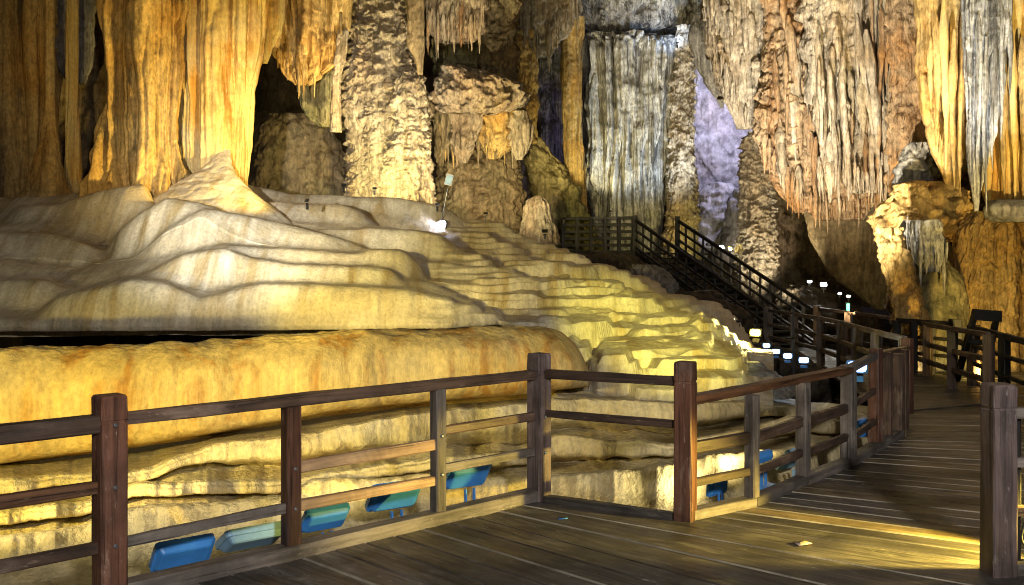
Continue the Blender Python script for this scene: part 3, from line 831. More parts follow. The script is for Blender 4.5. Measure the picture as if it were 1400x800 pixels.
ms = D('dripstone_mass', 'huge tan hanging mass bristling with stalactites above the walkway bend', 'dripstone', 22.4,
  [(-90, 1106, 1290), (20, 1112, 1276), (80, 1116, 1268), (130, 1120, 1258), (170, 1132, 1252), (205, 1144, 1240), (235, 1160, 1226), (262, 1178, 1212)], 'pale', depth=0.5,
  drip=0.20, dripw=11, driph=1.0, lump=0.14, lfreq=1.5, flute=0.10, ffreq=4, rough=0.05, res=1.25, group=GH)
fringe(ms, [(-90, 1106, 1290), (20, 1112, 1276), (80, 1116, 1268), (130, 1120, 1258), (170, 1132, 1252), (205, 1144, 1240), (235, 1160, 1226), (262, 1178, 1212)], 34, 22.1, 'pale', seed=6)
for px, a, b, w, ln in ((1118, 50, 200, 16, 0.05), (1132, 90, 226, 15, 0.1), (1150, 100, 250, 14, 0.06), (1172, 20, 205, 15, 0.12), (1186, 40, 236, 22, 0.08), (1200, 120, 262, 13, 0), (1211, 150, 280, 11, 0),
                        (1222, 60, 240, 13, -0.05), (1232, 10, 200, 11, -0.03), (1244, 20, 180, 11, 0), (1160, 180, 275, 11, 0), (1142, 170, 262, 10, 0), (1253, 60, 190, 10, 0), (1206, 10, 150, 14, -0.02), (1192, 190, 282, 9, 0)):
    stalactite(ms, px, a, b, w * 0.9, 22.35, 'pale' if px % 3 else 'rust', ln)
ms = D('dripstone_mass', 'brown dripstone cluster hanging low over the smooth brown wall', 'dripstone', 24.4,
  [(180, 1090, 1200), (220, 1095, 1215), (250, 1100, 1215), (280, 1108, 1205), (300, 1120, 1190)], 'rust', depth=0.5, drip=0.18, dripw=12, driph=0.6, lump=0.12, rough=0.06, group=GH)
fringe(ms, [(180, 1090, 1200), (220, 1095, 1215), (250, 1100, 1215), (280, 1108, 1205), (300, 1120, 1190)], 12, 24.2, 'rust', seed=7)
rs_ = random.Random(21)
masses = [o for o in col.objects if o.name.startswith('dripstone_mass') and o.get('group') == GH]
for k in range(110):
    px = rs_.uniform(978, 1264)
    env = float(np.interp(px, [975, 1000, 1035, 1060, 1100, 1130, 1160, 1200, 1230, 1264], [105, 165, 190, 262, 292, 300, 298, 284, 240, 185]))
    b = env - rs_.random() ** 1.3 * min(230, env - 10)
    ln = rs_.uniform(35, 130) * (0.6 if px < 1045 else 1.0)
    Yq = float(np.interp(px, [975, 1042, 1058, 1112, 1130, 1264], [23.95, 23.95, 23.35, 23.35, 22.35, 22.35])) + rs_.uniform(0.02, 0.22)
    mt = rs_.choice(('pale', 'pale', 'tan') if px < 1045 else ('rust', 'rust', 'tan', 'pale') if px < 1135 else ('pale', 'pale', 'tan', 'rust'))
    stalactite(masses[0 if px < 1045 else 1 if px < 1122 else 2], px, b - ln, b, rs_.uniform(7, 19), Yq, mt, rs_.uniform(-0.03, 0.10))
D('rock_wall', 'smooth olive brown wall below the hanging dripstone', 'rock', 26.5,
  [(150, 1095, 1260), (260, 1100, 1262), (310, 1108, 1262), (345, 1122, 1262), (380, 1148, 1262), (405, 1180, 1262), (425, 1206, 1262)], 'brown', depth=0.3, lump=0.10, lfreq=0.8, rough=0.05)
D('rock_wall', 'dark reddish rock in the shadow behind the striped stalagmite', 'rock', 33.0,
  [(150, 1040, 1130), (250, 1050, 1130), (330, 1060, 1150), (420, 1040, 1230)], 'brown', depth=0.4, lump=0.3, lfreq=0.8, rough=0.08)

# ------------------------------------------------------------------ the right wall
GR = 'fluted columns on the right wall'
D('flowstone_curtain', 'orange brown fluted curtain left of the white column', 'curtain', 19.2,
  [(-90, 1258, 1338), (40, 1264, 1336), (92, 1262, 1334), (100, 1268, 1334), (160, 1277, 1332), (215, 1291, 1327), (248, 1302, 1324), (268, 1309, 1319)], 'ochre', depth=0.6, flute=0.14, ffreq=4.6, ledge=0.02, lh=1.3, rough=0.03, group=GR)
D('flowstone_column', 'white grooved column tapering downwards on the right wall', 'column', 18.6,
  [(-90, 1324, 1396), (0, 1327, 1391), (60, 1329, 1386), (120, 1331, 1378), (180, 1334, 1370), (225, 1337, 1361), (262, 1340, 1353), (288, 1343, 1349)], 'white', depth=0.7, flute=0.13, ffreq=5.5, ledge=0.015, lh=0.6, rough=0.03, group=GR, res=1.2)
D('flowstone_curtain', 'amber curtain at the right edge behind the white column', 'curtain', 18.9,
  [(-90, 1380, 1500), (60, 1374, 1500), (140, 1366, 1500), (200, 1360, 1500), (262, 1357, 1500), (274, 1362, 1500)], 'amber', depth=0.4, flute=0.12, ffreq=3.5, rough=0.02, group=GR)
for k, (px, a_, b_, w_, Yq, mt, ow) in enumerate(((1272, 90, 150, 12, 19.1, 'ochre', 0), (1281, 60, 205, 14, 19.05, 'ochre', 0), (1292, 30, 232, 15, 19.0, 'amber', 0), (1303, 80, 256, 15, 18.95, 'ochre', 0), (1314, 60, 262, 13, 19.0, 'ochre', 0), (1324, 40, 236, 12, 19.1, 'amber', 0),
                                                  (1338, 60, 250, 12, 18.55, 'white', 1), (1347, 90, 290, 11, 18.5, 'white', 1), (1358, 40, 232, 13, 18.5, 'white', 1), (1368, 20, 190, 13, 18.55, 'white', 1), (1380, 0, 130, 12, 18.6, 'white', 1),
                                                  (1372, 120, 276, 16, 18.75, 'ochre', 2), (1386, 80, 280, 15, 18.7, 'amber', 2), (1400, 90, 278, 18, 18.7, 'ochre', 2))):
    own = [o for o in col.objects if o.get('group') == GR][ow]
    stalactite(own, px, a_ - 40, b_, w_, Yq + 0.12, mt, 0.0)
D('rock_wall', 'brown knobbly wall behind the right columns', 'rock', 21.5,
  [(-90, 1225, 1520), (100, 1228, 1520), (200, 1228, 1520), (560, 1236, 1520)], 'rust', depth=0.3, drip=0.16, dripw=14, driph=0.7, lump=0.2, lfreq=1.3, rough=0.06, res=0.7)
D('rock_stack', 'dark grey ledged rock in the niche under the orange curtain', 'rock', 20.4,
  [(192, 1250, 1280), (206, 1240, 1288), (235, 1234, 1292), (272, 1228, 1300)], 'grey', depth=0.7, ledge=0.14, lh=0.28, drip=0.06, dripw=9, driph=0.3, lump=0.1, rough=0.05)
D('rock_ledge', 'jumbled brown ledge rocks below the grey niche', 'rock', 19.4,
  [(246, 1262, 1310), (258, 1236, 1330), (276, 1216, 1352), (300, 1204, 1350), (318, 1206, 1340), (330, 1215, 1330)], 'ochre', depth=0.5, lump=0.30, lfreq=1.5, ledge=0.10, lh=0.5, rough=0.06)
D('boulder', 'flat dark boulder wedged under the amber curtain', 'boulder', 18.4,
  [(272, 1372, 1420), (282, 1362, 1440), (296, 1364, 1440), (303, 1375, 1430)], 'grey', depth=0.8, lump=0.05, rough=0.03)
D('rock_wall', 'golden wall of stacked fringed drapery on the far right', 'rock', 18.9,
  [(288, 1345, 1520), (310, 1328, 1520), (380, 1318, 1520), (440, 1300, 1520), (560, 1290, 1520)], 'ochre', depth=0.35, flute=0.10, ffreq=6, ledge=0.12, lh=0.55, drip=0.08, dripw=9, driph=0.5, rough=0.04, res=1.2)
D('flowstone_drapery', 'pale tapering drapery fin at the left of the right wall', 'drapery', 17.9,
  [(311, 1204, 1246), (330, 1207, 1250), (380, 1217, 1262), (430, 1226, 1275), (560, 1232, 1290)], 'ochre', depth=0.7, flute=0.05, ffreq=5, lump=0.10, lfreq=3.0, drip=0.05, dripw=10, driph=0.3, rough=0.04, group=GD)
fd = D('flowstone_drapery', 'white fringe of short drips on the right wall', 'drapery', 17.9,
  [(300, 1240, 1290), (315, 1234, 1296), (330, 1240, 1300), (355, 1250, 1296), (372, 1266, 1290)], 'white', depth=0.6, drip=0.10, dripw=9, driph=0.8, rough=0.04, group=GD)
fringe(fd, [(300, 1240, 1290), (315, 1234, 1296), (330, 1240, 1300), (355, 1250, 1296), (372, 1266, 1290)], 18, 17.75, 'white', seed=8)
D('boulder', 'smooth olive boulder behind the far railing on the right', 'boulder', 18.3,
  [(356, 1268, 1310), (375, 1254, 1325), (420, 1246, 1335), (560, 1236, 1345)], 'moss', depth=0.6, lump=0.10, lfreq=1.2, rough=0.04)

# ------------------------------------------------------------------ rocks under the stairs
for k, (Y, pr, lab, mt) in enumerate((
        (23.5, [(362, 868, 895), (372, 862, 915), (390, 868, 930), (420, 890, 940)], 'grey cracked rock slab leaning under the stairs', 'grey'),
        (25.6, [(344, 800, 850), (352, 775, 880), (370, 765, 910), (405, 760, 960)], 'black rock under the upper stair landing', 'dark'),
        (22.0, [(400, 930, 985), (420, 915, 1015), (450, 920, 1050), (500, 930, 1080)], 'black rock mound below the middle of the stairs', 'dark'),
        (17.0, [(474, 1030, 1080), (490, 1015, 1120), (530, 1010, 1150), (570, 1010, 1170)], 'dark wet rock carrying the row of white floodlights', 'dark'),
        (26.1, [(391, 1092, 1118), (398, 1080, 1150), (408, 1072, 1175), (440, 1062, 1215), (470, 1060, 1230)], 'black rocky bank carrying the small lamps of the far path', 'dark'),
        (12.2, [(500, 1000, 1050), (512, 985, 1075), (545, 975, 1110)], 'low grey rock between the flowstone steps and the curved railing', 'grey'))):
    D('rock', lab, 'rock', Y, pr, mt, depth=0.7, lump=0.25, lfreq=1.2, rough=0.07)


# ------------------------------------------------------------------ timber helpers
def frame_mat(p0, p1, up=(0, 0, 1)):
    x = (Vector(p1) - Vector(p0)).normalized()
    u = Vector(up)
    if abs(x.dot(u)) > 0.98:
        u = Vector((0, 1, 0))
    y = u.cross(x).normalized()
    z = x.cross(y)
    m = Matrix((x, y, z)).transposed().to_4x4()
    m.translation = Vector(p0)
    return m


def beam_mesh(L, w, h, seed=0, ch=0.006, n=None, ends=None):
    """timber lying along local x, centred on y, centred on z; slight bow, worn arrises"""
    rs = np.random.RandomState(seed)
    n = n or max(2, min(9, int(L / 0.22) + 1))
    xs = np.linspace(0, L, n)
    if ends:
        xs = np.array(ends[0])
        n = len(xs)
    scl = np.ones(n) if not ends else np.array(ends[1])
    a, b = w / 2, h / 2
    prof = np.array([(-a + ch, -b), (a - ch, -b), (a, -b + ch), (a, b - ch), (a - ch, b), (-a + ch, b), (-a, b - ch), (-a, -b + ch)])
    v = []
    for i, x in enumerate(xs):
        jit = rs.normal(0, 0.0016, (8, 2))
        pp = prof * scl[i] + jit
        v += [(x, q[0], q[1]) for q in pp]
    i, j = np.meshgrid(np.arange(n - 1), np.arange(8), indexing='ij')
    j2 = (j + 1) % 8
    quads = np.stack([i * 8 + j, (i + 1) * 8 + j, (i + 1) * 8 + j2, i * 8 + j2], -1).reshape(-1, 4)[:, ::-1]
    m = len(v)
    v += [(xs[0], 0, 0), (xs[-1], 0, 0)]
    jj = np.arange(8)
    jn = (jj + 1) % 8
    e = (n - 1) * 8
    tris = np.concatenate([np.stack([np.full(8, m), jn, jj], -1), np.stack([np.full(8, m + 1), e + jj, e + jn], -1)])
    me = mesh_np('timber', v, quads, tris)
    me.polygons.foreach_set('use_smooth', np.zeros(len(me.polygons), dtype=bool))
    return me


BS = [0]


def beam(name, p0, p1, w, h, mat, parent=None, up=(0, 0, 1), ch=0.006, label=None):
    BS[0] += 1
    p0, p1 = Vector(p0), Vector(p1)
    me = beam_mesh((p1 - p0).length, w, h, BS[0], ch)
    m = frame_mat(p0, p1, up)
    if parent is not None:
        m = parent.matrix_basis.inverted() @ m
    o = link(name, me, M[mat], parent, m)
    if label:
        o['label'] = label
    return o


def post(parent, p, ang, s, H, mat, groove=True):
    """upright post, base at p, turned by ang about z"""
    BS[0] += 1
    if groove:
        xs = [-0.45, 0.0, 0.3 * H, 0.6 * H, H - 0.135, H - 0.131, H - 0.121, H - 0.117, H - 0.012, H]
        sc_ = [1, 1, 1, 1, 1, 0.92, 0.92, 1.0, 1.0, 0.90]
    else:
        xs = [-0.3, 0.0, 0.4 * H, 0.7 * H, H]
        sc_ = [1, 1, 1, 1, 1]
    me = beam_mesh(H, s, s, BS[0], 0.008, ends=(xs, sc_))
    d = Vector((math.cos(ang), math.sin(ang), 0))
    m = Matrix((Vector((0, 0, 1)), d, Vector((0, 0, 1)).cross(d))).transposed().to_4x4()
    m.translation = Vector(p)
    m = parent.matrix_basis.inverted() @ m
    return link('post', me, M[mat], parent, m)


def loft(name, rings, mat, parent, mw=None, rf=0.22):
    """rings: list of (y, half width, half height, zc) rectangles lofted along local y, rounded arrises"""
    v, quads = [], []
    m = 12
    for (y, a, b, zc) in rings:
        r = min(a, b) * rf
        for k in range(m):
            quad = k // 3
            ang = (quad * 90 + (k % 3) * 45) * math.pi / 180
            sx, sz = ((1, 1), (-1, 1), (-1, -1), (1, -1))[quad]
            v.append((sx * (a - r) + r * math.cos(ang), y, zc + sz * (b - r) + r * math.sin(ang)))
    n = len(rings)
    for i in range(n - 1):
        for k in range(m):
            k2 = (k + 1) % m
            quads.append((i * m + k, i * m + k2, (i + 1) * m + k2, (i + 1) * m + k))
    tris = []
    for base, fl in ((0, True), ((n - 1) * m, False)):
        for k in range(1, m - 1):
            t = (base, base + k, base + k + 1)
            tris.append(t if not fl else t[::-1])
    me = mesh_np(name, v, [q[::-1] for q in quads], [t[::-1] for t in tris])
    me.polygons.foreach_set('use_smooth', np.zeros(len(me.polygons), dtype=bool))
    return link(name, me, mat, parent, mw)


A = G(150, 822)
C = G(737, 683)
Dp = G(937, 711)
dAC = (C - A).normalized()
angAC = math.atan2(dAC.y, dAC.x)
dCD = (Dp - C).normalized()


def on_AC(px):
    k = (px - 700) / F
    t = (k * A.y - A.x) / (dAC.x - k * dAC.y)
    return A + dAC * t


def zup(p, z):
    return Vector((p.x, p.y, z))


# ------------------------------------------------------------------ boardwalk: joists + planks laid as a slow fan
bw = empty('boardwalk', (0, 0, 0))
tag(bw, None, None, None, 'structure')
Lpts, Ldir = [], []
Astart = A - dAC * 3.4
n1 = 30
LEN_AC = (C - Astart).length
for k in range(n1 + 1):
    t = k / n1
    p = Astart + dAC * LEN_AC * t
    s = (p - A).dot(dAC) / (C - A).length
    dx = np.interp(s, [-1.2, 0, 0.45, 0.8, 1.0], [0.78, 0.76, 0.70, 0.70, dCD.x])
    dy = np.interp(s, [-1.2, 0, 0.45, 0.8, 1.0], [-0.62, -0.66, -0.72, -0.72, dCD.y])
    Lpts.append(p)
    Ldir.append(Vector((dx, dy, 0)).normalized())
edge_px = [(937, 711), (1028, 692), (1098, 662), (1160, 637), (1197, 615), (1229, 598)]
E2 = [G(*q) for q in edge_px]
E2[0] = Dp.copy()
dirs2 = [(dCD.x, dCD.y), (0.86, -0.50), (0.89, -0.45), (0.90, -0.40), (0.96, -0.25), (1.0, -0.09)]
cum = [0]
for a, b in zip(E2[:-1], E2[1:]):
    cum.append(cum[-1] + (b - a).length)
n2 = int(cum[-1] / 0.19)
for k in range(1, n2 + 1):
    u = cum[-1] * k / n2
    Lpts.append(Vector((np.interp(u, cum, [e.x for e in E2]), np.interp(u, cum, [e.y for e in E2]), 0)))
    Ldir.append(Vector((np.interp(u, cum, [d[0] for d in dirs2]), np.interp(u, cum, [d[1] for d in dirs2]), 0)).normalized())


def plank(a0, a1, b0, b1, z, th, mat, worn, gap=0.004):
    """a0->b0 one long edge, a1->b1 the other, b on the far end"""
    BS[0] += 1
    o_ = (a0 + a1) / 2
    x = ((b0 + b1) / 2 - o_).normalized()
    y = Vector((0, 0, 1)).cross(x)
    mm = Matrix((x, y, Vector((0, 0, 1)))).transposed().to_4x4()
    mm.translation = Vector((o_.x, o_.y, z))
    inv = mm.inverted()
    e = [inv @ zup(q, z) for q in (a0, b0, b1, a1)]      # edge0 (y<0 or >0) ...
    e0a, e0b, e1b, e1a = e
    s = 1 if e1a.y > e0a.y else -1
    for q in (e0a, e0b):
        q.y += s * gap
    for q in (e1a, e1b):
        q.y -= s * gap
    rs = random.Random(BS[0])
    dzv = rs.uniform(-0.002, 0.003)
    c = 0.008
    v, n = [], 6
    for i in range(n):
        t = i / (n - 1)
        y0, y1 = e0a.y + (e0b.y - e0a.y) * t, e1a.y + (e1b.y - e1a.y) * t
        xx = (e0a.x + e1a.x) / 2 + ((e0b.x + e1b.x) / 2 - (e0a.x + e1a.x) / 2) * t
        j = rs.uniform(-0.002, 0.002)
        cup = 0.003
        v += [(xx, y0, -th), (xx, y0, -c + dzv), (xx, y0 + s * c, dzv + cup), (xx, (y0 + y1) / 2, dzv + j), (xx, y1 - s * c, dzv + cup), (xx, y1, -c + dzv), (xx, y1, -th)]
    quads, mats = [], []
    for i in range(n - 1):
        for j in range(7):
            j2 = (j + 1) % 7
            q = [i * 7 + j, i * 7 + j2, (i + 1) * 7 + j2, (i + 1) * 7 + j]
            if s > 0:
                q = q[::-1]
            quads.append(q)
            mats.append(1 if (worn and j in (1, 4)) else 0)
    tris = []
    for base, flip in ((0, s > 0), ((n - 1) * 7, s < 0)):
        for j in range(1, 6):
            t = [base, base + j, base + j + 1]
            tris.append(t if flip else t[::-1])
            mats.append(0)
    me = mesh_np('plank', v, quads, tris)
    me.materials.append(M[mat])
    me.materials.append(M['edge'])
    me.polygons.foreach_set('use_smooth', np.zeros(len(me.polygons), dtype=bool))
    me.polygons.foreach_set('material_index', np.array(mats, dtype=np.int32))
    return link('plank', me, None, bw, mm)


def end_pt(p, d, k):
    if k <= n1:
        return p + d * np.interp(k, [0, n1 * 0.6, n1], [7.0, 7.5, 6.6])
    t = (3.75 + 0.12 * (k - n1) - p.x) / d.x if p.x < 3.6 else 3.2
    return p + d * max(t, 2.6)


for k in range(len(Lpts) - 1):
    a0, a1 = Lpts[k], Lpts[k + 1]
    b0, b1 = end_pt(a0, Ldir[k], k), end_pt(a1, Ldir[k + 1], k + 1)
    tan = k > n1 and (k - n1) in (2, 6, 7, 13)
    plank(a0, a1, b0, b1, 0.0, 0.045, 'plank_tan' if tan else 'plank', random.Random(k).random() < 0.62)
# two long landings lower down: z -0.17 and -0.34
S0, S1 = E2[-1], G(1240, 566, -0.17)
for k in range(13):
    a0, a1 = S0.lerp(S1, k / 13), S0.lerp(S1, (k + 1) / 13)
    plank(a0, a1, a0 + Vector((3.4, -0.25, 0)), a1 + Vector((3.4, -0.25, 0)), -0.17, 0.045, 'plank_tan' if k == 0 else 'plank', k % 3 == 0)
T0, T1 = S1, Vector((5.4, 17.6, 0))
for k in range(24):
    a0, a1 = T0.lerp(T1, k / 24), T0.lerp(T1, (k + 1) / 24)
    plank(a0, a1, a0 + Vector((3.6, -0.3, 0)), a1 + Vector((3.6, -0.3, 0)), -0.34, 0.045, 'plank_tan' if k == 0 else 'plank', k % 4 == 0)
for (p, q, z) in ((S0, S0 + Vector((3.4, -0.28, 0)), -0.10), (S1, S1 + Vector((3.4, -0.25, 0)), -0.27)):
    beam('riser', zup(p, z), zup(q, z), 0.03, 0.10, 'plank', bw)
for off in (0.25, 1.6, 3.0):
    beam('joist', zup(Astart + Vector((0.66, -0.75, 0)) * off, -0.13), zup(C + dCD * 0.2 + Vector((0.66, -0.75, 0)) * off, -0.13), 0.08, 0.15, 'blackwood', bw)

# ------------------------------------------------------------------ railings of the boardwalk
GRL = 'wooden railings along the boardwalk'
r1 = tag(empty('wooden_railing', A), 'long front railing with weathered dark rails and two fresh pale rails', 'railing', GRL)
P1, P2 = on_AC(398), on_AC(599)
PL = A - dAC * 1.75
out = Vector((-dAC.y, dAC.x, 0))
post(r1, A, angAC, 0.128, 1.0, 'post')
post(r1, C, angAC, 0.122, 1.0, 'postgrey')
post(r1, PL, angAC, 0.09, 0.83, 'post', False)
post(r1, P1, angAC, 0.088, 0.84, 'post', False)
post(r1, P2, angAC, 0.078, 0.84, 'greywood', False)
beam('top_rail', zup(PL - dAC * 0.8, 0.875), zup(A - dAC * 0.05, 0.868), 0.085, 0.085, 'rail', r1)
beam('top_rail', zup(A + dAC * 0.06, 0.878), zup(C - dAC * 0.05, 0.858), 0.075, 0.062, 'rail', r1)
for z in (0.56, 0.27):
    beam('mid_rail', zup(PL - dAC * 0.8, z + 0.015), zup(A - dAC * 0.02, z), 0.04, 0.062, 'railred' if z > 0.5 else 'rail', r1)
beam('mid_rail', zup(A + dAC * 0.05, 0.272), zup(P1 + dAC * 0.02, 0.285), 0.04, 0.055, 'greywood', r1)
beam('mid_rail', zup(P1 + dAC * 0.03, 0.50), zup(P2 + dAC * 0.02, 0.495), 0.045, 0.065, 'new', r1, label='fresh pale replacement rail')
beam('mid_rail', zup(P1 + dAC * 0.03, 0.285), zup(P2 + dAC * 0.02, 0.27), 0.045, 0.060, 'new', r1, label='fresh pale replacement rail')
beam('mid_rail', zup(P2 + dAC * 0.02, 0.575), zup(C - dAC * 0.03, 0.575), 0.04, 0.055, 'rail', r1)
beam('mid_rail', zup(P2 + dAC * 0.02, 0.335), zup(C - dAC * 0.01, 0.335), 0.04, 0.055, 'greywood', r1)
beam('kerb_board', zup(PL - dAC * 1.2, 0.035), zup(C - dAC * 0.06, 0.035), 0.10, 0.09, 'greywood', r1)

def bolts(parent, pts, nrm):
    n = Vector(nrm).normalized()
    for p in pts:
        m_ = Matrix.Translation(Vector(p)) @ n.to_track_quat('Y', 'Z').to_matrix().to_4x4()
        o = loft('bolt', [(-0.01, 0.011, 0.011, 0), (0.004, 0.011, 0.011, 0), (0.007, 0.007, 0.007, 0)], M['steel'], parent, parent.matrix_basis.inverted() @ m_, 0.9)


fr = -out
bolts(r1, [zup(q, z) + fr * (hw + 0.002) for q, hw, zs in ((A, 0.066, (0.86, 0.56, 0.28)), (C, 0.063, (0.85, 0.57, 0.33)), (P1, 0.046, (0.50, 0.28)), (P2, 0.041, (0.55, 0.31))) for z in zs], fr)
r2 = tag(empty('wooden_railing', C), 'short two-rail railing joining the two thick corner posts in the middle', 'railing', GRL)
beam('top_rail', zup(C + dCD * 0.06, 0.862), zup(Dp - dCD * 0.05, 0.872), 0.06, 0.06, 'rail', r2)
beam('mid_rail', zup(C + dCD * 0.05, 0.592), zup(Dp - dCD * 0.05, 0.600), 0.04, 0.05, 'rail', r2)
beam('kerb_board', zup(C + dCD * 0.06, 0.012), zup(Dp - dCD * 0.06, 0.012), 0.07, 0.05, 'plank', r2)

r3 = tag(empty('wooden_railing', Dp), 'curved railing with a reddish handrail leading to the walkway bend', 'railing', GRL)
Q = [Dp, E2[1], E2[2], E2[3]]
dd = (Q[3] - Q[0]).normalized()
ang3 = math.atan2(dd.y, dd.x)
post(r3, Dp, ang3 + 0.25, 0.118, 1.0, 'post')
post(r3, Q[1], ang3, 0.078, 0.74, 'greywood', False)
post(r3, Q[2], ang3, 0.085, 0.74, 'greywood', False)
post(r3, Q[3], ang3, 0.10, 0.80, 'greywood', False)
beam('handrail', zup(Q[0] + dd * 0.05, 0.752), zup(Q[3] - dd * 0.02, 0.762), 0.10, 0.055, 'railred', r3)
for z in (0.45, 0.225):
    for a, b in zip(Q[:-1], Q[1:]):
        beam('mid_rail', zup(a, z), zup(b, z + 0.01), 0.04, 0.075 if z > 0.4 else 0.055, 'rail', r3)
for a, b in zip(Q[:-1], Q[1:]):
    beam('kerb_board', zup(a, 0.03), zup(b, 0.03), 0.09, 0.07, 'greywood', r3)
Rr = [G(1197, 613), G(1214, 604), G(1229, 597)]
Eb = Vector((P(1240, 0, 12.3).x, 12.3, -0.34))
post(r3, Rr[0], ang3, 0.10, 0.86, 'post', False)
post(r3, Rr[1], ang3, 0.07, 0.80, 'rail', False)
post(r3, Rr[2], ang3, 0.085, 0.76, 'rail', False)
mid = Rr[2].lerp(Eb, 0.5)
post(r3, zup(mid, -0.17), ang3, 0.09, 0.83, 'rail', False)
post(r3, Eb, ang3, 0.12, 1.0, 'post')
beam('handrail', zup(Q[3], 0.765), zup(Rr[0], 0.80), 0.07, 0.055, 'greywood', r3)
beam('handrail', zup(Rr[0], 0.80), zup(Eb, 0.54), 0.09, 0.055, 'rail', r3)
for dz in (0.30, 0.56):
    beam('mid_rail', zup(Q[3], 0.765 - dz), zup(Rr[0], 0.80 - dz), 0.04, 0.055, 'rail', r3)
    beam('mid_rail', zup(Rr[0], 0.80 - dz), zup(Eb, 0.54 - dz), 0.04, 0.055, 'rail', r3)
beam('kerb_board', zup(Q[3], 0.03), zup(Rr[2], 0.03), 0.09, 0.07, 'greywood', r3)
beam('kerb_board', zup(Rr[2], -0.12), zup(Eb, -0.29), 0.09, 0.07, 'greywood', r3)

Fp = G(1365, 785)
r4 = tag(empty('wooden_railing', Fp), 'right-hand railing starting at the thick purplish post in the foreground', 'railing', GRL)
post(r4, Fp, 0.12, 0.135, 1.0, 'postgrey')
Fe = Fp + Vector((1.6, 0.16, 0))
post(r4, Fp + Vector((0.115, 0.06, 0)), 0.1, 0.05, 0.83, 'blackwood', False)
post(r4, Fe, 0.1, 0.09, 0.83, 'post', False)
for z, hh in ((0.845, 0.06), (0.585, 0.05), (0.33, 0.055)):
    beam('top_rail' if z > 0.8 else 'mid_rail', zup(Fp + Vector((0.06, 0.0, 0)), z), zup(Fe + Vector((0.6, 0.06, 0)), z), 0.05, hh, 'greywood' if z > 0.4 else 'rail', r4)
beam('kerb_board', zup(Fp + Vector((0.06, 0, 0)), 0.03), zup(Fe + Vector((0.6, 0.06, 0)), 0.03), 0.09, 0.07, 'greywood', r4)

r5 = tag(empty('wooden_railing', (6.5, 16.7, -0.34)), 'black far railing in front of the golden right wall', 'railing', GRL)
FR = [Vector((P(px, 0, Y).x, Y, -0.34)) for px, Y in ((1226, 17.6), (1249, 17.3), (1273, 17.05), (1306, 16.7))]
for i, p in enumerate(FR):
    post(r5, p, 0.0, 0.17 if i == 3 else 0.11, 0.94 if i == 3 else 0.86, 'blackwood', False)
for z in (0.52, 0.26, -0.02):
    beam('top_rail' if z > 0.5 else 'mid_rail', zup(FR[0], z), zup(FR[3], z), 0.06, 0.08 if z > 0.5 else 0.055, 'blackwood', r5)
r6 = tag(empty('wooden_railing', (6.7, 15.2, -0.34)), 'black railing behind the leaning frame at the right edge', 'railing', GRL)
FR2 = [Vector((P(px, 0, Y).x, Y, -0.34)) for px, Y in ((1331, 15.6), (1373, 14.0), (1425, 12.6))]
for i, p in enumerate(FR2):
    post(r6, p, 0.4, 0.14 if i == 0 else 0.12, 0.92, 'rail' if i == 0 else 'blackwood', False)
for z in (0.54, 0.27, 0.0):
    for a, b in zip(FR2[:-1], FR2[1:]):
        beam('top_rail' if z > 0.5 else 'mid_rail', zup(a, z), zup(b, z), 0.06, 0.085 if z > 0.5 else 0.055, 'blackwood', r6)
beam('mid_rail', zup(FR[3], 0.25), zup(FR2[0], 0.25), 0.05, 0.09, 'blackwood', r5)

lf = tag(empty('leaning_frame', (6.8, 15.3, -0.34)), 'tilted black wooden frame like an easel at the far railing', 'frame')
for (bx, by), (tx, ty) in (((1308, 520), (1334, 424)), ((1345, 520), (1364, 426))):
    beam('leg', P(bx, by, 15.2), P(tx, ty, 14.9), 0.07, 0.10, 'blackwood', lf, up=(0, 1, 0))
beam('top_board', P(1331, 430, 14.85), P(1369, 433, 14.85), 0.05, 0.16, 'blackwood', lf)
beam('cross_bar', P(1322, 466, 15.0), P(1356, 470, 15.0), 0.05, 0.08, 'blackwood', lf)

# ------------------------------------------------------------------ far walkway, stairs, landing
wk = [(1237, 13.0, -0.34), (1198, 14.6, -0.38), (1173, 16.2, -0.43), (1150, 18.0, -0.48), (1122, 20.0, -0.53), (1086, 22.0, -0.57), (1050, 24.0, -0.60)]
WK = [Vector((P(px, 0, Y).x, Y, z)) for px, Y, z in wk]
ST0 = WK[-1]
ST1 = Vector((P(868, 0, 28.6).x, 28.6, 1.72))
LD = Vector((P(770, 0, 29.2).x, 29.2, 1.72))
side = Vector((0.90, 0.42, 0)).normalized() * 1.5
fw = empty('far_walkway')
tag(fw, None, None, None, 'structure')
for a, b in zip(WK[:-1], WK[1:]):
    d = b - a
    n = max(3, int(d.length / 0.24))
    for k in range(n):
        p, q = a + d * ((k + 0.02) / n), a + d * ((k + 0.95) / n)
        m_ = (p + q) / 2
        beam('plank', m_, m_ + side, (q - p).length * 0.9, 0.05, 'plank', fw)
r7 = tag(empty('wooden_railing', WK[0]), 'grey near railing of the far walkway running back to the stairs', 'railing', GRL)
r8 = tag(empty('wooden_railing', WK[0] + side), 'dim far-side railing of the far walkway behind the grey one', 'railing', GRL)
for rr, o_, mt in ((r7, Vector((0, 0, 0)), 'greywood'), (r8, side, 'rail')):
    for i, p in enumerate(WK):
        post(rr, p + o_, 0.9, 0.17 if i == 6 else 0.13, 1.0 if i == 6 else 0.93, mt, False)
    for i, (a, b) in enumerate(zip(WK[:-1], WK[1:])):
        for z in (0.93, 0.60, 0.32):
            beam('top_rail' if z > 0.9 else 'mid_rail', a + o_ + Vector((0, 0, z)), b + o_ + Vector((0, 0, z)), 0.06, 0.075, mt, rr)
stp = tag(empty('staircase', ST0), 'long dark wooden staircase climbing left to the landing', 'staircase')
dS = ST1 - ST0
sideS = Vector((dS.y, -dS.x, 0)).normalized() * 1.5
NT = 17
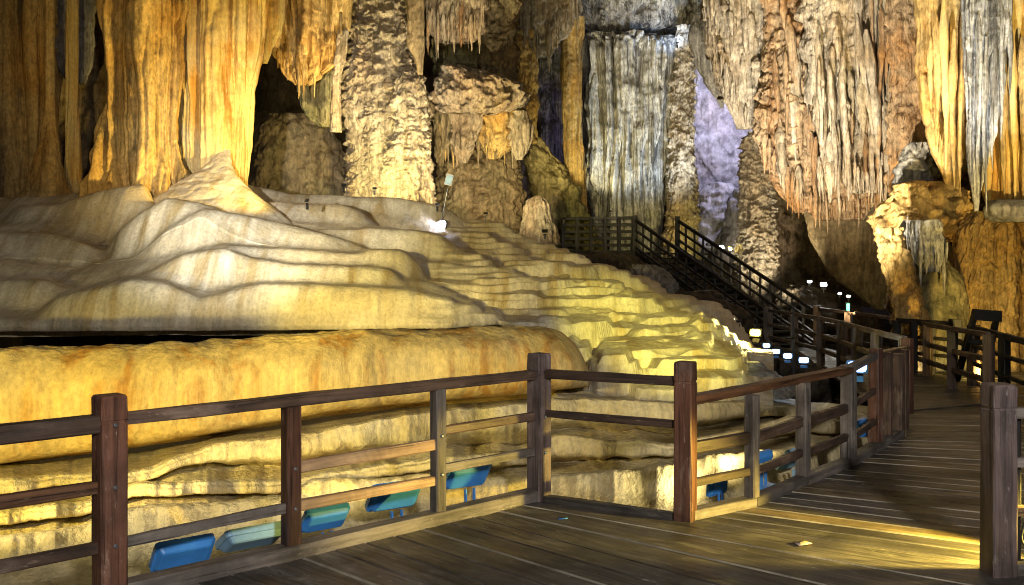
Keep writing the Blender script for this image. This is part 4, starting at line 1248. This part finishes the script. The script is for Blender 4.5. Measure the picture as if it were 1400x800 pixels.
for k in range(NT):
    p = ST0 + dS * ((k + 0.5) / NT)
    beam('tread', p, p + sideS, dS.xy.length / NT * 0.8, 0.05, 'blackwood', stp)
for o_ in (Vector((0, 0, -0.12)), sideS + Vector((0, 0, -0.12))):
    beam('stringer', ST0 + o_, ST1 + o_, 0.09, 0.30, 'blackwood', stp)
for k in (0.25, 0.5, 0.75, 1.0):
    p = ST0 + dS * k
    beam('support_post', zup(p, -1.2), zup(p, p.z - 0.2), 0.16, 0.16, 'blackwood', stp)
for nm, o_, lab in (('near', Vector((0, 0, 0)), 'black near-side stair railing with thin balusters'), ('far', sideS, 'black far-side stair railing seen through the near one')):
    rr = tag(empty('stair_railing', ST0 + o_), lab, 'railing')
    for k in range(0, 15):
        p = ST0 + dS * (k / 14) + o_
        if k > 0:
            post(rr, p, 1.3, 0.13 if k == 14 else 0.06, 1.0 if k == 14 else 0.88, 'blackwood', False)
    for z, hh in ((0.88, 0.08), (0.60, 0.05), (0.34, 0.05), (0.12, 0.06)):
        beam('handrail' if z > 0.9 else 'mid_rail', ST0 + o_ + Vector((0, 0, z)), ST1 + o_ + Vector((0, 0, z)), 0.08, hh, 'blackwood', rr)
ld = tag(empty('stair_landing', ST1), 'small dark wooden landing at the top of the staircase', 'landing')
for k in range(12):
    p, q = ST1.lerp(LD, k / 12), ST1.lerp(LD, (k + 1) / 12)
    m_ = (p + q) / 2
    beam('plank', m_, m_ + Vector((0.2, 1.0, 0)), 0.19, 0.05, 'blackwood', ld)
for p in (LD, ST1.lerp(LD, 0.5)):
    beam('support_post', zup(p, 0.2), zup(p, 1.70), 0.16, 0.16, 'blackwood', ld)
beam('edge_beam', ST1 + Vector((0, -0.05, -0.15)), LD + Vector((0, -0.05, -0.15)), 0.08, 0.3, 'blackwood', ld)
rl = tag(empty('landing_railing', LD), 'dense black slatted railing of the stair landing', 'railing')
for k in range(6):
    post(rl, ST1.lerp(LD, k / 5 * 0.98 + 0.02), 0, 0.10, 0.95, 'blackwood', False)
for k in range(5):
    z = 0.17 + 0.19 * k
    beam('top_rail' if k == 4 else 'mid_rail', ST1 + Vector((0, 0, z)), LD + Vector((0, 0, z)), 0.05, 0.09, 'blackwood', rl)
    beam('mid_rail', LD + Vector((0, 0, z)), LD + Vector((0.2, 1.0, z)), 0.05, 0.09, 'blackwood', rl)


# ------------------------------------------------------------------ floodlights
def floodlight(label, loc, aim, color, power, cone=90, blend=0.6, size=0.34, body='blue', lens=None, pitch=None, rad=0.06, stake=None, group='floodlights lighting the cave', plain=False, name='floodlight'):
    loc, aim = Vector(loc), Vector(aim)
    d = aim - loc
    rz = math.atan2(d.y, d.x) - math.pi / 2
    root = tag(empty(name, loc, rz), label, 'floodlight', group)
    s = size / 0.34
    el = math.atan2(d.z - 0.2 * s, d.xy.length) if pitch is None else pitch
    hz = 0.25 * s
    mh = Matrix.Translation((0, 0, hz)) @ Matrix.Rotation(el, 4, 'X')
    hd = loft('housing', [(-0.014 * s, 0.135 * s, 0.070 * s, 0), (-0.009 * s, 0.146 * s, 0.080 * s, 0), (0.018 * s, 0.164 * s, 0.098 * s, 0), (0.020 * s, 0.176 * s, 0.108 * s, 0), (0.055 * s, 0.176 * s, 0.108 * s, 0)], M[body], root, mh)
    lm = M['lens_off']
    if lens:
        lm = emit('lit_lens', lens[0], lens[1])
    loft('lens', [(0.0555 * s, 0.155 * s, 0.09 * s, 0), (0.059 * s, 0.152 * s, 0.087 * s, 0)], lm, root, mh, 0.7 if lens else 0.22)
    if not plain:
        for sx in (-1, 1):
            loft('bracket_arm', [(-0.012 * s, 0.005 * s, 0.06 * s, 0.12 * s), (0.012 * s, 0.006 * s, 0.06 * s, 0.12 * s)], M[body], root, Matrix.Translation((sx * 0.035 * s, -0.015 * s, 0)))
        loft('ballast_box', [(-0.11 * s, 0.108 * s, 0.030 * s, 0.034 * s), (-0.105 * s, 0.112 * s, 0.034 * s, 0.034 * s), (0.02 * s, 0.112 * s, 0.034 * s, 0.034 * s)], M[body], root)
        loft('clip', [(-0.114 * s, 0.010 * s, 0.030 * s, 0.042 * s), (-0.112 * s, 0.010 * s, 0.030 * s, 0.042 * s)], M['whitebox'], root)
    else:
        loft('bracket', [(-0.02 * s, 0.10 * s, 0.05 * s, 0.05 * s), (0.02 * s, 0.10 * s, 0.05 * s, 0.05 * s)], M[body], root)
    if stake is None and (loc.z > 0.38 and loc.y < 7 or loc.x > 8):
        stake = loc.z + 0.45
    if stake:
        loft('pole', [(-0.018, 0.018, stake / 2, -stake / 2), (0.018, 0.018, stake / 2, -stake / 2)], M['black'], root)
    if power:
        ld_ = bpy.data.lights.new('flood_lamp', 'SPOT')
        ld_.energy = power
        ld_.color = color
        ld_.spot_size = math.radians(cone)
        ld_.spot_blend = blend
        ld_.shadow_soft_size = rad
        lo = bpy.data.objects.new('flood_lamp', ld_)
        col.objects.link(lo)
        lo.parent = root
        fwd = Vector((0, math.cos(el), math.sin(el)))
        src = Vector((0, 0, hz)) + fwd * 0.10 * s
        lo.matrix_local = Matrix.Translation(src) @ Matrix.Rotation(el + math.pi / 2, 4, 'X')
    return root


AMB = (1.0, 0.70, 0.18)
YEL = (1.0, 0.82, 0.22)
WRM = (1.0, 0.86, 0.58)
WHT = (1.0, 0.95, 0.84)
COOL = (0.72, 0.84, 1.0)
VIO = (0.66, 0.64, 1.0)
ORG = (1.0, 0.70, 0.34)

# the row behind the front railing
out = Vector((-dAC.y, dAC.x, 0))
for px, lab, s, bd, pw, pitch, dz, off in (
        (252, 'dark blue floodlight left of the first thin post behind the front railing', 0.32, 'blue', 14, 0.62, -0.22, 0.55),
        (346, 'blue floodlight in a paler lit tone, tipped back just left of the first thin post', 0.36, 'paleblue', 14, 1.0, -0.24, 0.55),
        (446, 'blue floodlight crossed by the lower fresh pale rail', 0.29, 'blue', 18, 0.66, -0.17, 0.62),
        (541, 'wide blue floodlight just left of the second thin post', 0.34, 'blue', 22, 0.62, -0.15, 0.60),
        (641, 'blue floodlight raised between the second thin post and the corner post', 0.32, 'blue', 28, 0.62, -0.09, 0.60)):
    p = on_AC(px) + out * off
    p = zup(p * 1.0, dz)
    k = (px - 700) / F
    p.x = k * p.y
    floodlight(lab, p, p + out * 3 + Vector((0.35 if px > 500 else 0.0, 0.5, 0.9)), (1.0, 0.84, 0.42), pw, 150, 0.8, s, bd, None, pitch)
for px, py, Y, lab, s, bd, pw in (
        (1042, 672, 7.75, 'blue floodlight behind the curved railing near its first thin post', 0.28, 'blue', 20),
        (1086, 668, 8.1, 'blue floodlight in a paler lit tone, tipped back behind the curved railing', 0.30, 'paleblue', 20),
        (1180, 622, 9.7, 'small blue floodlight seen through the curved railing at the reddish post', 0.32, 'blue', 0)):
    p = P(px, py, Y)
    floodlight(lab, p, p + Vector((-1.6, 1.6, 0.8)), (1.0, 0.84, 0.42), pw, 150, 0.8, s, bd, None, 0.6 if bd == 'paleblue' else 0.3)

# added unseen lamps off to the left, brightening rim, mound, columns and terraces
floodlight('added unseen floodlight beyond the left edge, aimed at the white mound', (-2.9, 3.9, 1.9), (-3.8, 15.0, 2.8), WHT, 9500, 26, 0.95, 0.34, 'black', None, None, 0.08)
floodlight('added unseen floodlight beyond the left edge, aimed at the khaki steps', (-2.6, 4.2, 1.9), (-1.5, 15.5, 1.75), (1.0, 0.78, 0.20), 4300, 26, 0.8, 0.34, 'black', None, None, 0.08)
floodlight('added unseen amber floodlight beyond the left edge aimed along the rim', (-5.2, 5.0, 0.4), (-3.4, 9.4, 0.35), (1.0, 0.77, 0.15), 900, 84, 0.9, 0.34, 'black')
floodlight('added unseen amber floodlight beyond the left edge, aimed up at the left columns', (-4.6, 4.2, 1.5), (-6.4, 19.0, 4.9), (1.0, 0.72, 0.26), 1700, 26, 0.6, 0.34, 'black')
floodlight('added unseen warm floodlight beyond the left edge, washing the lower terraces', (-4.2, 5.4, 0.55), (-0.9, 9.6, -0.05), (1.0, 0.86, 0.46), 420, 62, 0.9, 0.34, 'black', None, None, 0.12)
floodlight('added warm floodlight under the boardwalk edge, washing the shelf behind the corner posts', (1.5, 7.40, -0.16), (0.3, 8.6, 0.1), (1.0, 0.88, 0.50), 36, 130, 0.9, 0.22, 'blue', None, None, 0.10)  # extra wash lamp, added to brighten the shelf
# on the hillside
pl = P(606, 320, 21.0)
floodlight('glaring violet white lamp on the upper flowstone terrace', pl, pl + Vector((-0.9, -1.0, 0.35)), (0.85, 0.85, 1.0), 26, 160, 0.8, 0.26, 'black', ((0.80, 0.78, 1.0), 60), 0.1, plain=True)
pp = tag(empty('lamp_pole', pl + Vector((-0.12, 0.1, 0))), 'thin leaning pole with a white box lamp on top', 'lamp pole')
beam('pole', pl + Vector((-0.12, 0.1, -0.1)), P(612, 258, 21.1), 0.02, 0.02, 'steel', pp)
bxm = loft('lamp_box', [(-0.05, 0.075, 0.115, 0), (0.05, 0.075, 0.115, 0)], M['whitebox'], pp)
bxm.matrix_local = pp.matrix_basis.inverted() @ Matrix.Translation(P(614, 246, 21.1)) @ Matrix.Rotation(0.25, 4, 'Y')
loft('lamp_face', [(-0.056, 0.06, 0.09, 0), (-0.0505, 0.065, 0.095, 0)], M['paleblue'], bxm)


def hid(label, px, py, Y, tx, ty, tY, c, pw, cone=80, rad=0.1, lens=None, size=0.09, blend=0.7, body='black'):
    floodlight(label, P(px, py, Y), P(tx, ty, tY), c, pw, cone, blend, size, body, lens, None, rad, plain=True, stake=(P(px, py, Y).z + 1.0 if px > 1000 and py > 375 and not lens else 0.08))


hid('warm lamp hidden behind the upper terrace lighting the golden curtain', 420, 280, 17.0, 200, 80, 18.6, AMB, 900, 100)
hid('yellow lamp hidden at the foot of the massive tan pillar', 512, 262, 22.9, 530, 190, 25, (1.0, 0.82, 0.32), 620, 130)
hid('warm white lamp lighting the upper part of the massive tan pillar', 598, 284, 20.9, 530, 60, 25, WRM, 1700, 60)
hid('amber lamp behind the upper terrace lighting the orange drapery', 470, 258, 21.6, 410, 30, 24, AMB, 420, 60)
hid('warm lamp lighting the rock wall behind the pole', 664, 296, 23.2, 675, 140, 27.5, (1.0, 0.82, 0.46), 950, 110)
hid('yellow lamp at the foot of the slim tan column', 771, 302, 28.2, 783, 150, 30.8, (1.0, 0.86, 0.36), 240, 70)
hid('small white lamp under the stubby stalagmite', 745, 322, 25.0, 735, 290, 26, (1.0, 0.95, 0.6), 12, 120, lens=((1, 1, 0.7), 12), size=0.14)
hid('cool white lamp on the landing lighting the ribbed curtain', 950, 318, 29.4, 865, 140, 32, (0.62, 0.79, 1.0), 720, 80)
hid('warm lamp under the landing lighting the foot of the ribbed curtain', 835, 292, 30.6, 835, 200, 32, (1.0, 0.82, 0.36), 220, 80)
hid('blue lamp hidden on the ledge under the blue white ceiling rock', 926, 62, 31.2, 900, 5, 32.5, (0.45, 0.65, 1.0), 70, 140)
hid('violet lamp hidden behind the hanging mass lighting the violet wall', 1045, 120, 35.6, 990, 220, 39, VIO, 1300, 130)
hid('dim warm lamp lighting the boulders below the violet wall', 1040, 395, 31.0, 1000, 290, 36, (1.0, 0.85, 0.75), 220, 70)
hid('violet lamp hidden behind the slim tan column', 766, 300, 32.0, 757, 130, 35, (0.6, 0.5, 1.0), 80, 60)
hid('yellow lamp at the foot of the rough knobbly column', 964, 352, 29.4, 942, 290, 31.4, YEL, 110, 120, lens=((1.0, 0.85, 0.2), 25), size=0.22)
hid('white lamp beside the rough knobbly column', 970, 342, 29.0, 940, 120, 31.4, WRM, 520, 60, lens=((0.95, 0.97, 1.0), 30), size=0.2)
hid('violet white lamp between rough column and striped stalagmite', 986, 346, 29.0, 1040, 300, 28, WHT, 0, 90, lens=((0.9, 0.9, 1.0), 40), size=0.2)
hid('small amber lamp nearest the striped stalagmite', 997, 347, 28.6, 1030, 330, 28, YEL, 0, 100, lens=((1.0, 0.8, 0.2), 30), size=0.18)
hid('warm white lamp lighting the striped stalagmite from the left', 1078, 425, 26.0, 1040, 300, 28.2, WRM, 560, 90)
# small lamps along the far path
for px, py, Y, s, st, lab in ((1107, 390, 27, 0.13, 14, 'small white lamp leftmost on the far dark path'), (1126, 396, 26.5, 0.18, 60, 'brightest white lamp on the far dark path'),
                             (1148, 405, 26, 0.09, 20, 'tiny white lamp third along the far dark path'), (1160, 409, 26, 0.10, 25, 'tiny warm lamp rightmost on the far dark path')):
    hid(lab, px, py, Y, px - 10, py + 30, Y - 8, WHT, 14, 120, lens=((0.85, 0.95, 1.0) if px != 1160 else (1, 0.9, 0.5), st), size=s)
gl = tag(empty('exit_light', P(1159, 432, 24.0)), 'small upright green guide light on the far dark path', 'light')
loft('housing', [(-0.02, 0.05, 0.16, 0.16), (0.03, 0.05, 0.16, 0.16)], M['black'], gl)
loft('lens', [(-0.026, 0.035, 0.13, 0.16), (-0.0205, 0.035, 0.13, 0.16)], emit('green_lens', (0.05, 1.0, 0.45), 3.0), gl)
# the row of four white floodlights on the dark rock
for k, (px, py, Y, lab) in enumerate(((1048, 480, 15.6, 'leftmost and slimmest of the four white floodlights on the dark rock'), (1061, 489, 15.2, 'second of the four white floodlights on the dark rock'),
                                      (1077, 496, 14.8, 'third of the four white floodlights on the dark rock'), (1099, 503, 14.2, 'rightmost and largest of the four white floodlights on the dark rock'))):
    floodlight(lab, P(px, py, Y), P(px - 30, py - 40, Y - 4), COOL, 10, 140, 0.8, 0.11 + 0.01 * k, 'blue', ((0.62, 0.82, 1.0), 9), 0.25, group='row of lit white floodlights')
floodlight('yellow lamp on the dark rock left of the four white floodlights', P(1034, 468, 15.8), P(960, 440, 14.6), YEL, 260, 150, 0.8, 0.2, 'black', ((1.0, 0.85, 0.1), 8), 0.1, plain=True)
floodlight('small blue floodlight glinting behind the curved railing top', P(1172, 522, 12.4), P(1150, 500, 8), COOL, 0, 100, 0.8, 0.24, 'blue', ((0.3, 0.5, 1.0), 4), 0.2, plain=True)
floodlight('added unseen yellow spotlight behind the viewer, aimed at the far flowstone steps', (2.4, -3.5, 3.6), P(885, 452, 13.8), (0.98, 0.86, 0.11), 15500, 9.5, 0.8, 0.3, 'black', None, None, 0.08)  # added spot out of view, brightens the flowstone steps
# the right side
hid('warm white lamp below the walkway bend lighting the hanging masses', 1085, 468, 15.6, 1140, 100, 23, (1.0, 0.88, 0.66), 5600, 58)
hid('white lamp below the far walkway lighting the shaggy pale mass', 1010, 445, 18.0, 1020, 70, 24, (1.0, 0.91, 0.74), 2700, 50)
hid('orange lamp behind the far walkway lighting the rust mass', 1085, 420, 21.0, 1090, 200, 23.4, ORG, 420, 80)
hid('dim amber lamp lighting the smooth olive wall', 1165, 430, 22.0, 1160, 330, 26.5, (1.0, 0.78, 0.4), 200, 110)
floodlight('added unseen amber lamp beyond the right edge lighting the right curtains', (8.4, 12.4, 0.1), P(1325, 50, 19), (1.0, 0.76, 0.32), 3200, 52, 0.8, 0.3, 'black', None, None, 0.1)  # added lamp out of view, brightens the right curtains
hid('cool white lamp behind the far railing aimed at the white column', 1352, 500, 15.6, 1358, 60, 18.6, (0.9, 0.95, 1.0), 2600, 30)
hid('amber lamp at the foot of the golden right wall', 1345, 520, 15.4, 1345, 390, 18.9, AMB, 620, 100)
hid('white lamp glinting on the rock behind the far railing', 1268, 535, 17.2, 1266, 500, 17.9, WHT, 30, 120, size=0.16)
# unseen lamps: deck skim at the right, added fill behind the viewer
floodlight('yellow floodlight low at the right-hand railing outside the view, skimming the deck', (3.45, 5.42, 0.42), (2.05, 5.88, 0.0), (1.0, 0.72, 0.12), 2300, 50, 0.5, 0.24, 'black', None, None, 0.05)
floodlight('added unseen white floodlight behind the viewer, for the deck and posts', (2.2, -3.5, 3.8), (1.0, 7.0, 0.4), (1.0, 0.93, 0.84), 2500, 75, 0.8, 0.34, 'black', None, None, 0.3)

# ------------------------------------------------------------------ small things on the deck and cables
def scrap(name, label, p, w, l, rz, mat):
    v = [(-w, -l, 0), (w, -l, 0.004), (w, l, 0.002), (-w, l, 0.006), (-w, -l, 0.003), (w, -l, 0.007), (w, l, 0.005), (-w, l, 0.009)]
    q = [(3, 2, 1, 0), (4, 5, 6, 7), (0, 1, 5, 4), (1, 2, 6, 5), (2, 3, 7, 6), (3, 0, 4, 7)]
    o = link(name, mesh_np(name, v, q), M[mat])
    o.location = p
    o.rotation_euler = (0, 0, rz)
    tag(o, label, 'litter')


scrap('plastic_scrap', 'tiny blue plastic scrap lying on the dark planks', G(770, 711) + Vector((0, 0, 0.006)), 0.03, 0.012, 0.1, 'litter')
scrap('paper_scrap', 'pale torn scrap on the planks beside the yellow light patch', G(1097, 745) + Vector((0, 0, 0.006)), 0.045, 0.03, 0.4, 'paper')


def cable(label, pts, r=0.008):
    n, m = len(pts) * 8, 6
    pa = np.array([list(p) for p in pts])
    t = np.linspace(0, len(pts) - 1, n)
    c = np.stack([smooth1(np.interp(t, np.arange(len(pts)), pa[:, k]), 4) for k in range(3)], -1)
    th = np.linspace(0, 2 * np.pi, m, endpoint=False)
    v = []
    for i in range(n):
        d = c[min(i + 1, n - 1)] - c[max(i - 1, 0)]
        d = d / (np.linalg.norm(d) + 1e-9)
        u = np.cross(d, (0.1, 0.2, 1)); u /= np.linalg.norm(u)
        w = np.cross(d, u)
        v += [c[i] + r * (math.cos(a) * u + math.sin(a) * w) for a in th]
    i, j = np.meshgrid(np.arange(n - 1), np.arange(m), indexing='ij')
    q = np.stack([i * m + j, i * m + (j + 1) % m, (i + 1) * m + (j + 1) % m, (i + 1) * m + j], -1).reshape(-1, 4)
    o = link('cable', mesh_np('cable', v, q), M['cable'])
    tag(o, label, 'cable')


cable('black power cable looping on the rock behind the front railing', [zup(on_AC(px) + out * (0.42 + 0.08 * ((k * 37) % 3)), -0.20 + 0.03 * (k % 2)) for k, px in enumerate((180, 260, 330, 400, 460, 540, 600, 680))])
cable('black cable hanging below the right-hand railing', [Fp + Vector((0.2, 0.1, 0.5)), Fp + Vector((0.22, 0.12, 0.3)), Fp + Vector((0.17, 0.12, 0.15)), Fp + Vector((0.25, 0.1, 0.03))])
